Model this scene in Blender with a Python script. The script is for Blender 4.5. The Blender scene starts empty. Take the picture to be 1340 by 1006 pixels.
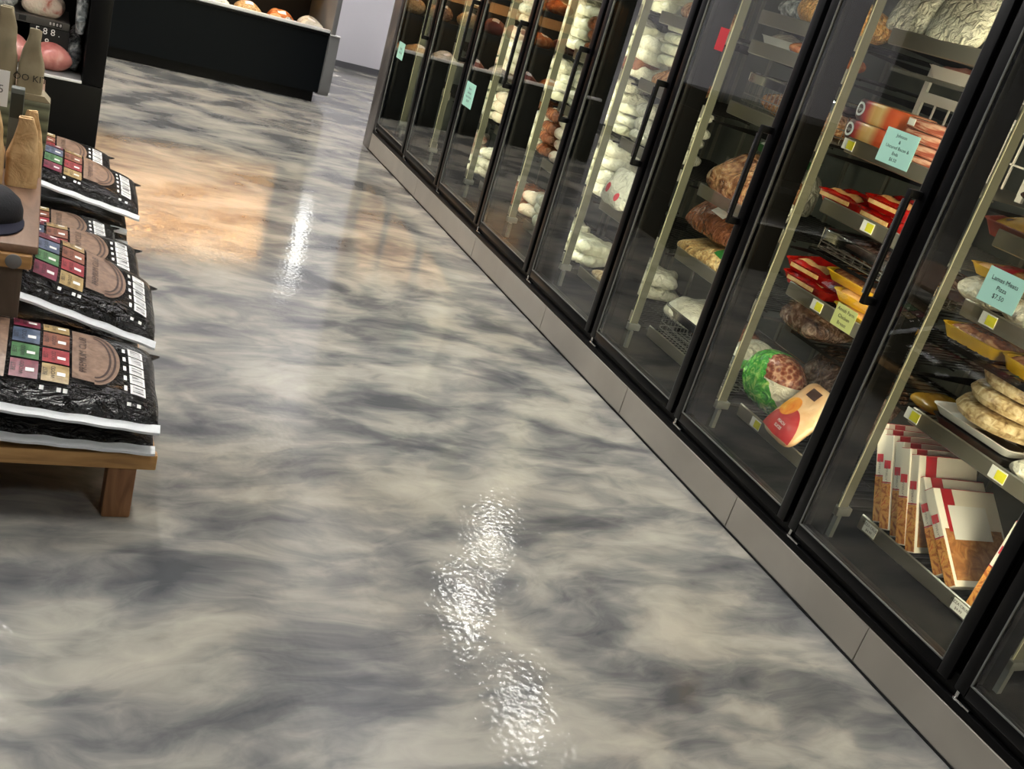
import bpy, bmesh, math, random
from mathutils import Vector, Matrix, noise
random.seed(11)
SC = bpy.context.scene
COL = SC.collection
PI = math.pi
R = math.radians

# ------------------------------------------------------------------ materials
def lin(c):
    c = c / 255.0
    return c / 12.92 if c <= 0.04045 else ((c + 0.055) / 1.055) ** 2.4
def rgb(t):
    return (lin(t[0]), lin(t[1]), lin(t[2]), 1.0)
def newmat(name):
    m = bpy.data.materials.new(name); m.use_nodes = True
    return m, m.node_tree, m.node_tree.nodes['Principled BSDF']
def mat(name, col, rough=0.5, metal=0.0, bump=0.0, bscale=30.0, spec=0.5, coat=0.0):
    m, nt, b = newmat(name)
    b.inputs['Base Color'].default_value = rgb(col)
    b.inputs['Roughness'].default_value = rough
    b.inputs['Metallic'].default_value = metal
    b.inputs['Specular IOR Level'].default_value = spec
    b.inputs['Coat Weight'].default_value = coat
    if bump:
        add_bump(nt, b, bump, bscale)
    return m
def coords(nt, scale=(1, 1, 1), rot=(0, 0, 0)):
    tc = nt.nodes.new('ShaderNodeTexCoord'); mp = nt.nodes.new('ShaderNodeMapping')
    nt.links.new(tc.outputs['Object'], mp.inputs['Vector'])
    mp.inputs['Scale'].default_value = scale; mp.inputs['Rotation'].default_value = rot
    return mp.outputs['Vector']
def ntex(nt, vec, scale, detail=3.0, dist=0.0, rough=0.5):
    n = nt.nodes.new('ShaderNodeTexNoise')
    n.inputs['Scale'].default_value = scale; n.inputs['Detail'].default_value = detail
    n.inputs['Distortion'].default_value = dist; n.inputs['Roughness'].default_value = rough
    if vec is not None: nt.links.new(vec, n.inputs['Vector'])
    return n
def ramp(nt, fac, stops, interp='LINEAR'):
    r = nt.nodes.new('ShaderNodeValToRGB'); cr = r.color_ramp; cr.interpolation = interp
    while len(cr.elements) < len(stops): cr.elements.new(0.5)
    for e, (p, c) in zip(cr.elements, stops):
        e.position = p; e.color = rgb(c)
    nt.links.new(fac, r.inputs['Fac'])
    return r.outputs['Color']
def add_bump(nt, b, strength, scale, dist=0.01, stretch=(1, 1, 1), distort=0.0, detail=3.0):
    n = ntex(nt, coords(nt, stretch), scale, detail, distort)
    bp = nt.nodes.new('ShaderNodeBump'); bp.inputs['Strength'].default_value = strength
    bp.inputs['Distance'].default_value = dist
    nt.links.new(n.outputs['Fac'], bp.inputs['Height']); nt.links.new(bp.outputs['Normal'], b.inputs['Normal'])
def nmat(name, stops, scale, rough=0.45, stretch=(1, 1, 1), rot=(0, 0, 0), dist=0.5, detail=3.0, bump=0.0, bscale=None, bdist=0.01, interp='LINEAR', coat=0.0, metal=0.0, spec=0.5):
    """mottled material: noise through a colour ramp"""
    m, nt, b = newmat(name)
    n = ntex(nt, coords(nt, stretch, rot), scale, detail, dist)
    nt.links.new(ramp(nt, n.outputs['Fac'], stops, interp), b.inputs['Base Color'])
    b.inputs['Roughness'].default_value = rough; b.inputs['Coat Weight'].default_value = coat
    b.inputs['Metallic'].default_value = metal; b.inputs['Specular IOR Level'].default_value = spec
    b.inputs['Coat Roughness'].default_value = 0.12
    if bump: add_bump(nt, b, bump, bscale or scale * 1.5, bdist, distort=0.6)
    return m
def emit(name, col, strength):
    m = bpy.data.materials.new(name); m.use_nodes = True; nt = m.node_tree
    nt.nodes.clear(); e = nt.nodes.new('ShaderNodeEmission'); o = nt.nodes.new('ShaderNodeOutputMaterial')
    e.inputs['Color'].default_value = rgb(col); e.inputs['Strength'].default_value = strength
    nt.links.new(e.outputs[0], o.inputs[0])
    return m
def axis_mat(name, axis, stops, lo, hi, rough=0.4, wob=0.02, wscale=20, bump=0.0, interp='LINEAR', coat=0.0):
    """printed colour bands along one axis of the thing itself"""
    m, nt, b = newmat(name)
    tc = nt.nodes.new('ShaderNodeTexCoord'); sp = nt.nodes.new('ShaderNodeSeparateXYZ')
    nt.links.new(tc.outputs['Object'], sp.inputs[0])
    n = ntex(nt, tc.outputs['Object'], wscale, 3, 0.5)
    a = nt.nodes.new('ShaderNodeMath'); a.operation = 'MULTIPLY_ADD'
    nt.links.new(n.outputs['Fac'], a.inputs[0]); a.inputs[1].default_value = wob
    nt.links.new(sp.outputs[axis], a.inputs[2])
    mr = nt.nodes.new('ShaderNodeMapRange'); mr.inputs['From Min'].default_value = lo + wob / 2; mr.inputs['From Max'].default_value = hi + wob / 2
    nt.links.new(a.outputs[0], mr.inputs['Value'])
    nt.links.new(ramp(nt, mr.outputs[0], stops, interp), b.inputs['Base Color'])
    b.inputs['Roughness'].default_value = rough; b.inputs['Coat Weight'].default_value = coat
    if bump: add_bump(nt, b, bump, 30)
    return m

M = {}
M['black'] = mat('black_powder_coat', (10, 10, 11), 0.42, spec=0.14)
M['black_rim'] = mat('black_door_rim', (9, 9, 11), 0.32, spec=0.16)
M['dark_fin'] = mat('dark_mullion', (10, 10, 10), 0.6, spec=0.05)
M['kick'] = nmat('grey_kick_panel', [(0.3, (148, 142, 133)), (0.7, (163, 157, 147))], 3.0, rough=0.38, bump=0.02, bscale=200)
M['endpanel'] = mat('grey_end_panel', (112, 108, 106), 0.28, metal=0.35)
M['casing'] = mat('freezer_liner_grey', (86, 90, 87), 0.6)
M['liner_dark'] = mat('freezer_floor_dark', (14, 15, 14), 0.7, spec=0.05)
M['lampbar'] = mat('pale_light_bar', (98, 98, 85), 0.4, spec=0.25)
M['spacer'] = mat('spacer_grey', (118, 120, 118), 0.35, metal=0.3)
M['chrome'] = mat('chrome', (205, 205, 205), 0.14, metal=1.0)
M['steel'] = mat('brushed_steel', (178, 176, 170), 0.3, metal=0.85)
M['rail'] = mat('shelf_rail', (150, 144, 132), 0.3, metal=0.75)
M['wire'] = mat('black_wire', (16, 15, 15), 0.45, spec=0.2)
M['wire_grey'] = mat('grey_wire', (120, 118, 112), 0.35, metal=0.6)
M['white'] = mat('white_plastic', (222, 222, 220), 0.4)
M['paint_white'] = mat('white_card', (238, 238, 236), 0.6)
M['ink'] = mat('black_ink', (22, 22, 22), 0.6)
M['mint'] = mat('mint_paper', (176, 226, 208), 0.75, spec=0.2)
M['yellow_note'] = mat('yellow_paper', (214, 220, 130), 0.7)
M['tag_yellow'] = mat('tag_yellow', (232, 226, 60), 0.5)
M['red_patch'] = mat('red_patch', (188, 40, 52), 0.6)
M['grey_plastic'] = mat('grey_bumper', (118, 118, 118), 0.45)
M['wood'] = nmat('warm_wood', [(0.2, (130, 92, 52)), (0.5, (182, 138, 84)), (0.8, (212, 170, 114))], 3.0, rough=0.45, stretch=(1.2, 9, 9), dist=1.2, detail=5, bump=0.12, bscale=25)
M['wood_leg'] = nmat('leg_wood', [(0.2, (104, 68, 42)), (0.55, (150, 106, 70)), (0.85, (188, 142, 98))], 3.0, rough=0.5, stretch=(9, 9, 1.2), dist=1.4, detail=5, bump=0.15, bscale=25)
M['wood_brown'] = nmat('brown_table_wood', [(0.2, (92, 68, 52)), (0.5, (126, 98, 78)), (0.8, (146, 116, 94))], 2.5, rough=0.42, stretch=(8, 1.2, 8), dist=1.0, detail=5, bump=0.1, bscale=25)
M['wood_grey'] = nmat('weathered_post_wood', [(0.2, (70, 58, 48)), (0.55, (104, 88, 74)), (0.85, (132, 114, 96))], 3.0, rough=0.6, stretch=(9, 9, 1.2), dist=1.0, detail=5, bump=0.15, bscale=25)
M['kraft'] = nmat('kraft_paper', [(0.3, (182, 146, 100)), (0.7, (216, 182, 134))], 9.0, rough=0.75, dist=0.6, bump=0.6, bscale=22, bdist=0.02)
M['khaki'] = nmat('khaki_paper', [(0.3, (126, 116, 92)), (0.7, (160, 148, 120))], 9.0, rough=0.75, bump=0.2, bscale=14)
M['camo'] = axis_mat('olive_striped_pack', 'Z', [(0.0, (62, 66, 48)), (0.12, (146, 146, 112)), (0.2, (58, 62, 44)), (0.34, (118, 120, 90)), (0.42, (60, 64, 46)), (0.56, (118, 120, 92)), (0.64, (62, 66, 48)), (0.8, (120, 122, 96)), (0.88, (66, 70, 52)), (1.0, (128, 128, 104))], 0.0, 0.17, 0.6, wob=0.006, wscale=60)
M['cap'] = mat('black_fabric', (20, 20, 26), 0.85, bump=0.2, bscale=150)
M['navy'] = mat('navy_fabric', (16, 17, 40), 0.85)
# pellet bags: glossy black film
def film_black():
    m, nt, b = newmat('black_bag_film')
    b.inputs['Base Color'].default_value = rgb((12, 11, 12)); b.inputs['Roughness'].default_value = 0.10; b.inputs['Specular IOR Level'].default_value = 0.6
    n = ntex(nt, coords(nt, (16, 34, 16), (0, 0, 0.35)), 1.0, 4, 2.2)
    n2 = ntex(nt, coords(nt, (1, 1, 1)), 60, 2, 0.4)
    a = nt.nodes.new('ShaderNodeMath'); a.operation = 'MULTIPLY_ADD'; a.inputs[1].default_value = 0.25
    nt.links.new(n2.outputs['Fac'], a.inputs[0]); nt.links.new(n.outputs['Fac'], a.inputs[2])
    bp = nt.nodes.new('ShaderNodeBump'); bp.inputs['Strength'].default_value = 1.0; bp.inputs['Distance'].default_value = 0.05
    nt.links.new(a.outputs[0], bp.inputs['Height']); nt.links.new(bp.outputs['Normal'], b.inputs['Normal'])
    return m
M['bagfilm'] = film_black()
def printm(name, a, c): return nmat(name, [(0.3, a), (0.7, c)], 40, rough=0.35, bump=0.3, bscale=60, bdist=0.004)
M['p_brown'] = printm('print_brown', (112, 88, 72), (150, 122, 102))
M['p_brown_dark'] = printm('print_dark_brown', (48, 32, 26), (66, 44, 34))
M['p_green'] = printm('print_green', (44, 92, 50), (84, 134, 84))
M['p_red'] = printm('print_red', (128, 26, 36), (172, 52, 58))
M['p_maroon'] = printm('print_maroon', (92, 20, 44), (128, 36, 62))
M['p_tan'] = printm('print_tan', (140, 114, 66), (182, 156, 104))
M['p_blue'] = printm('print_blue', (52, 66, 90), (92, 106, 130))
M['p_rust'] = printm('print_rust', (110, 58, 38), (148, 88, 62))
M['seam'] = mat('white_seam', (226, 230, 234), 0.35, bump=0.25, bscale=60)
M['bar'] = nmat('barcode_print', [(0.42, (60, 60, 62)), (0.5, (220, 220, 220))], 90, rough=0.5, stretch=(0.1, 2.2, 1), dist=0, interp='LINEAR')
# foods
M['butcher'] = nmat('white_butcher_paper', [(0.25, (184, 184, 162)), (0.6, (232, 232, 214))], 10, rough=0.4, bump=0.9, bscale=18, bdist=0.03)
M['whitefilm'] = nmat('milky_film_bag', [(0.2, (176, 172, 156)), (0.45, (222, 220, 204)), (0.8, (240, 238, 226))], 12, rough=0.2, bump=0.9, bscale=35, bdist=0.03)
M['pinkwhite'] = nmat('white_pink_meat_pack', [(0.3, (228, 222, 204)), (0.58, (226, 206, 188)), (0.7, (200, 128, 112))], 12, rough=0.22, bump=0.8, bscale=35, bdist=0.02)
M['tanmeat'] = nmat('tan_meat_in_film', [(0.2, (84, 48, 34)), (0.42, (150, 100, 70)), (0.6, (196, 148, 106)), (0.8, (226, 196, 156))], 22, rough=0.2, dist=1.6, bump=1.0, bscale=39, bdist=0.03)
M['brownmeat'] = nmat('brown_sausage_in_film', [(0.2, (66, 36, 24)), (0.5, (118, 68, 44)), (0.8, (158, 104, 70))], 13, rough=0.22, stretch=(1, 5, 1), dist=1.2, bump=0.9, bscale=30, bdist=0.03)
M['darkfilm'] = nmat('dark_brown_film_pack', [(0.3, (58, 42, 36)), (0.5, (98, 72, 60)), (0.7, (160, 138, 124))], 16, rough=0.15, dist=1.8, bump=1.0, bscale=36, bdist=0.04)
M['pinkmeat'] = nmat('pink_meat', [(0.25, (172, 92, 88)), (0.55, (206, 136, 128)), (0.8, (232, 190, 178))], 9, rough=0.25, dist=0.8, bump=0.4, bscale=20)
M['orange_meat'] = nmat('orange_cooked_meat', [(0.2, (132, 60, 24)), (0.5, (196, 108, 52)), (0.8, (236, 176, 116))], 14, rough=0.25, dist=1.2, bump=0.8, bscale=25, bdist=0.02)
M['noodle'] = nmat('golden_strips', [(0.25, (156, 92, 36)), (0.5, (216, 156, 74)), (0.75, (248, 220, 160))], 28, rough=0.3, stretch=(1, 3, 1), dist=2.2, bump=1.0, bscale=46, bdist=0.03)
M['ringfood'] = nmat('pale_rings', [(0.3, (150, 104, 56)), (0.55, (216, 182, 126)), (0.8, (240, 216, 172))], 28, rough=0.3, dist=2.0, bump=0.9, bscale=43, bdist=0.03)
M['pizza'] = nmat('baked_topping_picture', [(0.2, (98, 46, 22)), (0.4, (176, 100, 46)), (0.55, (226, 168, 88)), (0.68, (192, 62, 38)), (0.85, (240, 220, 170))], 38, rough=0.35, dist=1.2)
M['crustpic'] = nmat('brown_flatbread_picture', [(0.2, (110, 66, 34)), (0.5, (170, 112, 60)), (0.75, (212, 160, 96))], 24, rough=0.35, dist=1.5)
M['carton'] = mat('white_carton', (232, 226, 214), 0.4)
M['cartonred'] = mat('red_carton_print', (178, 30, 44), 0.35)
M['cartonorange'] = mat('orange_carton_print', (216, 110, 40), 0.35)
M['logo_red'] = mat('logo_red', (206, 50, 66), 0.4)
M['txtgrey'] = mat('grey_print', (120, 118, 116), 0.5)
M['bread'] = nmat('floured_sausage_ring', [(0.28, (118, 92, 60)), (0.44, (178, 152, 110)), (0.62, (216, 196, 156)), (0.85, (236, 226, 200))], 42, rough=0.55, dist=0.8, bump=0.5, bscale=45)
M['breadlabel'] = mat('dark_brown_label', (62, 34, 26), 0.35)
M['trayyellow'] = mat('yellow_foam_tray', (222, 176, 30), 0.45)
M['trayred'] = nmat('red_wrapped_tray', [(0.35, (150, 14, 12)), (0.65, (206, 34, 22))], 10, rough=0.16, bump=0.5, bscale=18, bdist=0.02)
M['trayblack'] = mat('black_foam_tray', (24, 24, 26), 0.4)
M['traygreen'] = mat('green_tray', (38, 104, 44), 0.4)
M['chicken'] = nmat('raw_chicken', [(0.25, (196, 128, 74)), (0.5, (224, 172, 112)), (0.8, (240, 206, 154))], 16, rough=0.2, dist=0.8, bump=0.5, bscale=25, bdist=0.02)
M['brownpasta'] = nmat('brown_meat_slices', [(0.25, (96, 52, 36)), (0.5, (150, 92, 64)), (0.75, (198, 148, 100))], 19, rough=0.2, dist=1.4, bump=0.6, bscale=28, bdist=0.02)
M['bacon'] = nmat('bacon_slices', [(0.25, (134, 56, 44)), (0.45, (176, 96, 76)), (0.6, (222, 176, 150)), (0.8, (150, 74, 58))], 5, rough=0.2, stretch=(1, 1.5, 14), dist=0.6, bump=0.3)
M['greenbag'] = nmat('green_leaf_bag', [(0.25, (26, 110, 44)), (0.5, (84, 176, 70)), (0.75, (186, 226, 130))], 14, rough=0.16, dist=1.6, bump=0.9, bscale=20, bdist=0.03)
M['peachpack'] = nmat('peach_pouch', [(0.3, (226, 172, 122)), (0.7, (244, 214, 174))], 7, rough=0.16, bump=0.5, bscale=14, bdist=0.02)
M['slice_orange'] = nmat('orange_fruit_print', [(0.3, (226, 112, 26)), (0.6, (244, 168, 60)), (0.8, (250, 206, 110))], 14, rough=0.2, dist=1.0)
M['wave_red'] = nmat('red_wave_print', [(0.3, (168, 34, 44)), (0.7, (206, 70, 66))], 8, rough=0.2)
M['ochre'] = nmat('ochre_pack', [(0.3, (120, 86, 26)), (0.6, (158, 122, 42)), (0.8, (178, 142, 70))], 9, rough=0.25, bump=0.4)
M['rosepack'] = mat('dusty_red_pack', (122, 52, 44), 0.3)
M['bluefilm'] = mat('blue_label', (30, 70, 170), 0.3)
M['bluegrey'] = nmat('silver_blister_film', [(0.3, (70, 76, 80)), (0.5, (150, 156, 158)), (0.75, (226, 228, 228))], 16, rough=0.12, dist=2.0, bump=1.0, bscale=22, bdist=0.03)
M['ham'] = axis_mat('ham_wrap_print', 'Y', [(0.0, (240, 200, 170)), (0.08, (226, 110, 60)), (0.3, (214, 92, 56)), (0.42, (246, 214, 150)), (0.55, (244, 190, 110)), (0.66, (200, 40, 30)), (0.76, (66, 28, 26)), (1.0, (56, 26, 26))], -0.155, 0.155, 0.28, wob=0.02)

# thin glass: clear pane with mirror-like reflections on its outer face
def glass_mat():
    m = bpy.data.materials.new('door_glass'); m.use_nodes = True; nt = m.node_tree; nt.nodes.clear()
    o = nt.nodes.new('ShaderNodeOutputMaterial'); mx = nt.nodes.new('ShaderNodeMixShader')
    t = nt.nodes.new('ShaderNodeBsdfTransparent'); g = nt.nodes.new('ShaderNodeBsdfGlossy')
    t.inputs[0].default_value = (0.94, 0.97, 0.95, 1); g.inputs['Roughness'].default_value = 0.012
    g.inputs[0].default_value = (1, 1, 1, 1)
    fr = nt.nodes.new('ShaderNodeFresnel'); fr.inputs['IOR'].default_value = 1.5
    ml = nt.nodes.new('ShaderNodeMath'); ml.operation = 'MULTIPLY'; ml.inputs[1].default_value = 1.6; ml.use_clamp = True
    geo = nt.nodes.new('ShaderNodeNewGeometry')
    inv = nt.nodes.new('ShaderNodeMath'); inv.operation = 'SUBTRACT'; inv.inputs[0].default_value = 1.0
    m2 = nt.nodes.new('ShaderNodeMath'); m2.operation = 'MULTIPLY'
    nt.links.new(geo.outputs['Backfacing'], inv.inputs[1])
    nt.links.new(fr.outputs[0], ml.inputs[0]); nt.links.new(ml.outputs[0], m2.inputs[0]); nt.links.new(inv.outputs[0], m2.inputs[1])
    nt.links.new(m2.outputs[0], mx.inputs[0]); nt.links.new(t.outputs[0], mx.inputs[1]); nt.links.new(g.outputs[0], mx.inputs[2])
    nt.links.new(mx.outputs[0], o.inputs[0])
    return m
M['glass'] = glass_mat()
M['lamp_emit'] = emit('freezer_led', (255, 242, 205), 23.0)
M['lamp_near'] = emit('freezer_led_near', (255, 236, 198), 26.0)
M['ceil_emit'] = emit('ceiling_led', (255, 252, 245), 90.0)
M['warm_emit'] = emit('warm_case_lamp', (255, 196, 124), 12.0)
M['warm_strong'] = emit('warm_upper_lamp', (255, 190, 116), 26.0)
M['case_emit'] = emit('meat_case_lamp', (255, 236, 226), 9.0)

def floor_mat():
    m, nt, b = newmat('marbled_epoxy')
    v = coords(nt, (1.0, 1.6, 1.0), (0, 0, R(-16)))
    w = ntex(nt, v, 1.3, 3, 0.0)
    ad = nt.nodes.new('ShaderNodeVectorMath'); ad.operation = 'MULTIPLY_ADD'
    nt.links.new(w.outputs['Color'], ad.inputs[0]); ad.inputs[1].default_value = (0.6, 0.45, 0); nt.links.new(v, ad.inputs[2])
    n1 = ntex(nt, ad.outputs[0], 2.4, 3, 0.2, 0.5)
    v2 = coords(nt, (1.0, 2.6, 1.0), (0, 0, R(-14)))
    ad2 = nt.nodes.new('ShaderNodeVectorMath'); ad2.operation = 'MULTIPLY_ADD'
    nt.links.new(w.outputs['Color'], ad2.inputs[0]); ad2.inputs[1].default_value = (0.5, 0.9, 0); nt.links.new(v2, ad2.inputs[2])
    n2 = ntex(nt, ad2.outputs[0], 7.0, 5, 0.6, 0.62)
    mx = nt.nodes.new('ShaderNodeMath'); mx.operation = 'MULTIPLY_ADD'; mx.inputs[1].default_value = 0.32
    nt.links.new(n2.outputs['Fac'], mx.inputs[0]); nt.links.new(n1.outputs['Fac'], mx.inputs[2])
    col = ramp(nt, mx.outputs[0], [(0.46, (84, 86, 89)), (0.56, (106, 107, 108)), (0.655, (133, 132, 129)), (0.75, (158, 155, 147)), (0.88, (176, 172, 162))])
    n3 = ntex(nt, v, 0.8, 2, 0.4)
    tint = nt.nodes.new('ShaderNodeMix'); tint.data_type = 'RGBA'; tint.blend_type = 'MULTIPLY'
    mr = nt.nodes.new('ShaderNodeMapRange'); mr.inputs['From Min'].default_value = 0.45; mr.inputs['From Max'].default_value = 0.7
    nt.links.new(n3.outputs['Fac'], mr.inputs['Value']); nt.links.new(mr.outputs[0], tint.inputs[0])
    nt.links.new(col, tint.inputs[6]); tint.inputs[7].default_value = (0.95, 0.92, 0.87, 1)
    nt.links.new(tint.outputs[2], b.inputs['Base Color'])
    b.inputs['Roughness'].default_value = 0.085; b.inputs['Specular IOR Level'].default_value = 0.5
    nb = ntex(nt, coords(nt), 58, 0, 0.0); nb2 = ntex(nt, coords(nt), 11, 2, 0.0)
    ma = nt.nodes.new('ShaderNodeMath'); ma.operation = 'MULTIPLY_ADD'; ma.inputs[1].default_value = 0.8
    nt.links.new(nb2.outputs['Fac'], ma.inputs[0]); nt.links.new(nb.outputs['Fac'], ma.inputs[2])
    bp = nt.nodes.new('ShaderNodeBump'); bp.inputs['Strength'].default_value = 0.05; bp.inputs['Distance'].default_value = 0.01
    nt.links.new(ma.outputs[0], bp.inputs['Height']); nt.links.new(bp.outputs['Normal'], b.inputs['Normal'])
    return m
M['floor'] = floor_mat()
M['wall'] = mat('white_wall_paint', (206, 204, 212), 0.7)
M['wall_dimmed'] = mat('wall_paint_dimmed', (84, 86, 88), 0.75)  # unseen walls darkened to cut the grey haze reflected in the door glass
M['ceil'] = mat('dark_ceiling', (58, 58, 60), 0.9)
M['base'] = mat('grey_baseboard', (86, 86, 90), 0.5)

# ------------------------------------------------------------------ mesh helpers
class MB:
    def __init__(s): s.b = bmesh.new()
    def box(s, x0, x1, y0, y1, z0, z1, bev=0.0, seg=2):
        vs = [s.b.verts.new((x, y, z)) for x in (x0, x1) for y in (y0, y1) for z in (z0, z1)]
        fs = [s.b.faces.new([vs[i] for i in q]) for q in ((0, 1, 3, 2), (4, 6, 7, 5), (0, 4, 5, 1), (2, 3, 7, 6), (0, 2, 6, 4), (1, 5, 7, 3))]
        if bev:
            es = list({e for f in fs for e in f.edges})
            bmesh.ops.bevel(s.b, geom=es, offset=bev, segments=seg, affect='EDGES', profile=0.5)
        return s
    def prism(s, pts, h0, h1, axis='Y'):
        """closed outline (a,b) extruded along an axis"""
        def p(a, c, h): return {'Y': (a, h, c), 'X': (h, a, c), 'Z': (a, c, h)}[axis]
        lo = [s.b.verts.new(p(a, c, h0)) for a, c in pts]; hi = [s.b.verts.new(p(a, c, h1)) for a, c in pts]
        n = len(pts); s.b.faces.new(lo); s.b.faces.new(hi[::-1])
        for i in range(n): s.b.faces.new((lo[i], hi[i], hi[(i + 1) % n], lo[(i + 1) % n]))
        return s
    def tube(s, pts, r, seg=8, closed=False):
        pts = [Vector(p) for p in pts]; n = len(pts); rings = []
        for i, p in enumerate(pts):
            d = (pts[(i + 1) % n] - pts[i - 1]) if closed else (pts[min(i + 1, n - 1)] - pts[max(i - 1, 0)])
            d.normalize(); a = d.cross(Vector((0, 0, 1)))
            if a.length < 1e-3: a = d.cross(Vector((0, 1, 0)))
            a.normalize(); c = d.cross(a)
            rr = r[i] if isinstance(r, (list, tuple)) else r
            rings.append([s.b.verts.new(p + a * math.cos(t) * rr + c * math.sin(t) * rr) for t in [2 * PI * k / seg for k in range(seg)]])
        m = n if closed else n - 1
        for i in range(m):
            A, B = rings[i], rings[(i + 1) % n]
            for k in range(seg): s.b.faces.new((A[k], A[(k + 1) % seg], B[(k + 1) % seg], B[k]))
        if not closed:
            s.b.faces.new(rings[0][::-1]); s.b.faces.new(rings[-1])
        return s
    def lathe(s, prof, seg=28, c=(0, 0, 0), sx=1, sy=1, noise_amp=0, seed=0):
        rings = []
        for r, z in prof:
            ring = []
            for k in range(seg):
                t = 2 * PI * k / seg; v = Vector((c[0] + r * sx * math.cos(t), c[1] + r * sy * math.sin(t), c[2] + z))
                if noise_amp: v += noise.noise_vector(v * 14 + Vector((seed, 0, 0))) * noise_amp
                ring.append(s.b.verts.new(v))
            rings.append(ring)
        for A, B in zip(rings, rings[1:]):
            for k in range(seg): s.b.faces.new((A[k], A[(k + 1) % seg], B[(k + 1) % seg], B[k]))
        s.b.faces.new(rings[0][::-1]); s.b.faces.new(rings[-1])
        return s
    def sheet(s, fn, nu, nv, close=False):
        g = [[s.b.verts.new(fn(i / nu, j / nv)) for j in range(nv + 1)] for i in range(nu + 1)]
        for i in range(nu):
            for j in range(nv): s.b.faces.new((g[i][j], g[i + 1][j], g[i + 1][j + 1], g[i][j + 1]))
        return s
    def mesh(s, name, smooth=True, angle=38):
        bmesh.ops.remove_doubles(s.b, verts=s.b.verts, dist=1e-5)
        bmesh.ops.recalc_face_normals(s.b, faces=s.b.faces)
        me = bpy.data.meshes.new(name); s.b.to_mesh(me); s.b.free()
        if smooth:
            for f in me.polygons: f.use_smooth = True
            try: me.set_sharp_from_angle(angle=R(angle))
            except Exception: pass
        return me

def obj(name, me, m=None, parent=None, loc=(0, 0, 0), rot=(0, 0, 0), label=None):
    if isinstance(me, MB): me = me.mesh(name)
    if m is not None and not me.materials: me.materials.append(M[m] if isinstance(m, str) else m)
    o = bpy.data.objects.new(name, me); COL.objects.link(o)
    o.location = loc; o.rotation_euler = rot
    if parent is not None: o.parent = parent
    if label: o['label'] = label
    return o
def tag(o, label, cat, group=None):
    o['label'] = label; o['category'] = cat
    if group: o['group'] = group
    return o
def thing(name, label, cat, loc=(0, 0, 0), rot=(0, 0, 0), group=None):
    o = bpy.data.objects.new(name, None); COL.objects.link(o)
    o.location = loc; o.rotation_euler = rot; o.empty_display_size = 0.1
    return tag(o, label, cat, group)
def dup(root, loc, rot=(0, 0, 0), label=None, group=None):
    r = root.copy(); COL.objects.link(r); r.location = loc; r.rotation_euler = rot
    if label: r['label'] = label
    if group: r['group'] = group
    for ch in list(root.children):
        c = ch.copy(); COL.objects.link(c); c.parent = r
        for g in list(ch.children):
            d = g.copy(); COL.objects.link(d); d.parent = c
    return r
def struct(name, me, m):
    o = obj(name, me, m); o['kind'] = 'structure'; return o

# --- text as real mesh letters lying in the local XY plane, centred
def text_polys(body, size, align='CENTER'):
    cu = bpy.data.curves.new('t', 'FONT'); cu.body = body; cu.size = size; cu.align_x = align; cu.align_y = 'CENTER'; cu.resolution_u = 2
    o = bpy.data.objects.new('t', cu); COL.objects.link(o)
    dg = bpy.context.evaluated_depsgraph_get(); ev = o.evaluated_get(dg); me = ev.to_mesh()
    vs = [v.co.copy() for v in me.vertices]; fs = [list(p.vertices) for p in me.polygons]
    ev.to_mesh_clear(); bpy.data.objects.remove(o); bpy.data.curves.remove(cu)
    return vs, fs
def text_mesh(name, lines, size, fn, gap=1.25):
    """fn maps flat (x, y) of the lettering to a 3-D point on the surface"""
    V, F = [], []
    for i, l in enumerate(lines):
        if not l: continue
        vs, fs = text_polys(l, size); off = len(V); dy = (len(lines) - 1) / 2 * size * gap - i * size * gap
        V += [fn(v.x, v.y + dy) for v in vs]; F += [[k + off for k in f] for f in fs]
    me = bpy.data.meshes.new(name); me.from_pydata([tuple(v) for v in V], [], F)
    return me

# --- pillow shaped pack: sealed edges, bulging middle, optional wedge
def pillow_fn(L, W, H, amp=0.0, seed=0.0, pw=3.0, h2=None, sc=9.0, edge=0.0):
    h2 = H if h2 is None else h2
    def top(x, y):
        u, v = min(1, abs(2 * x / L)), min(1, abs(2 * y / W))
        s = max(0.0, (1 - u ** pw) * (1 - v ** pw)) ** 0.5
        h = h2 + (H - h2) * (x / L + 0.5)
        n = noise.noise(Vector((x * sc + seed, y * sc, seed * 1.7))) * amp
        return h * 0.42 + (h * 0.58 + n) * s
    def bot(x, y):
        u, v = min(1, abs(2 * x / L)), min(1, abs(2 * y / W))
        s = max(0.0, (1 - u ** pw) * (1 - v ** pw)) ** 0.5
        h = h2 + (H - h2) * (x / L + 0.5)
        return max(0.0, h * 0.42 * (1 - 1.25 * s))
    return top, bot
def pillow(L, W, H, amp=0.0, seed=0.0, nx=18, ny=14, pw=3.0, h2=None, sc=9.0, rc=0.13):
    top, bot = pillow_fn(L, W, H, amp, seed, pw, h2, sc)
    mb = MB()
    # points crowd towards the sealed edges
    def w(t): t = 2 * t - 1; return 0.5 * math.copysign(1 - (1 - abs(t)) ** 1.6, t)
    for f in (top, bot):
        def pt(a, b):
            x, y = w(a) * L, w(b) * W; k = 1 - rc * abs(2 * w(a)) ** 4 * abs(2 * w(b)) ** 4
            wob = amp * 0.5 * noise.noise(Vector((x * 12 + seed, y * 12, 5.0)))
            return (x * k + wob * abs(2 * w(a)) ** 3, y * k + wob * abs(2 * w(b)) ** 3, f(x, y))
        mb.sheet(pt, nx, ny)
    return mb, top
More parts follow.
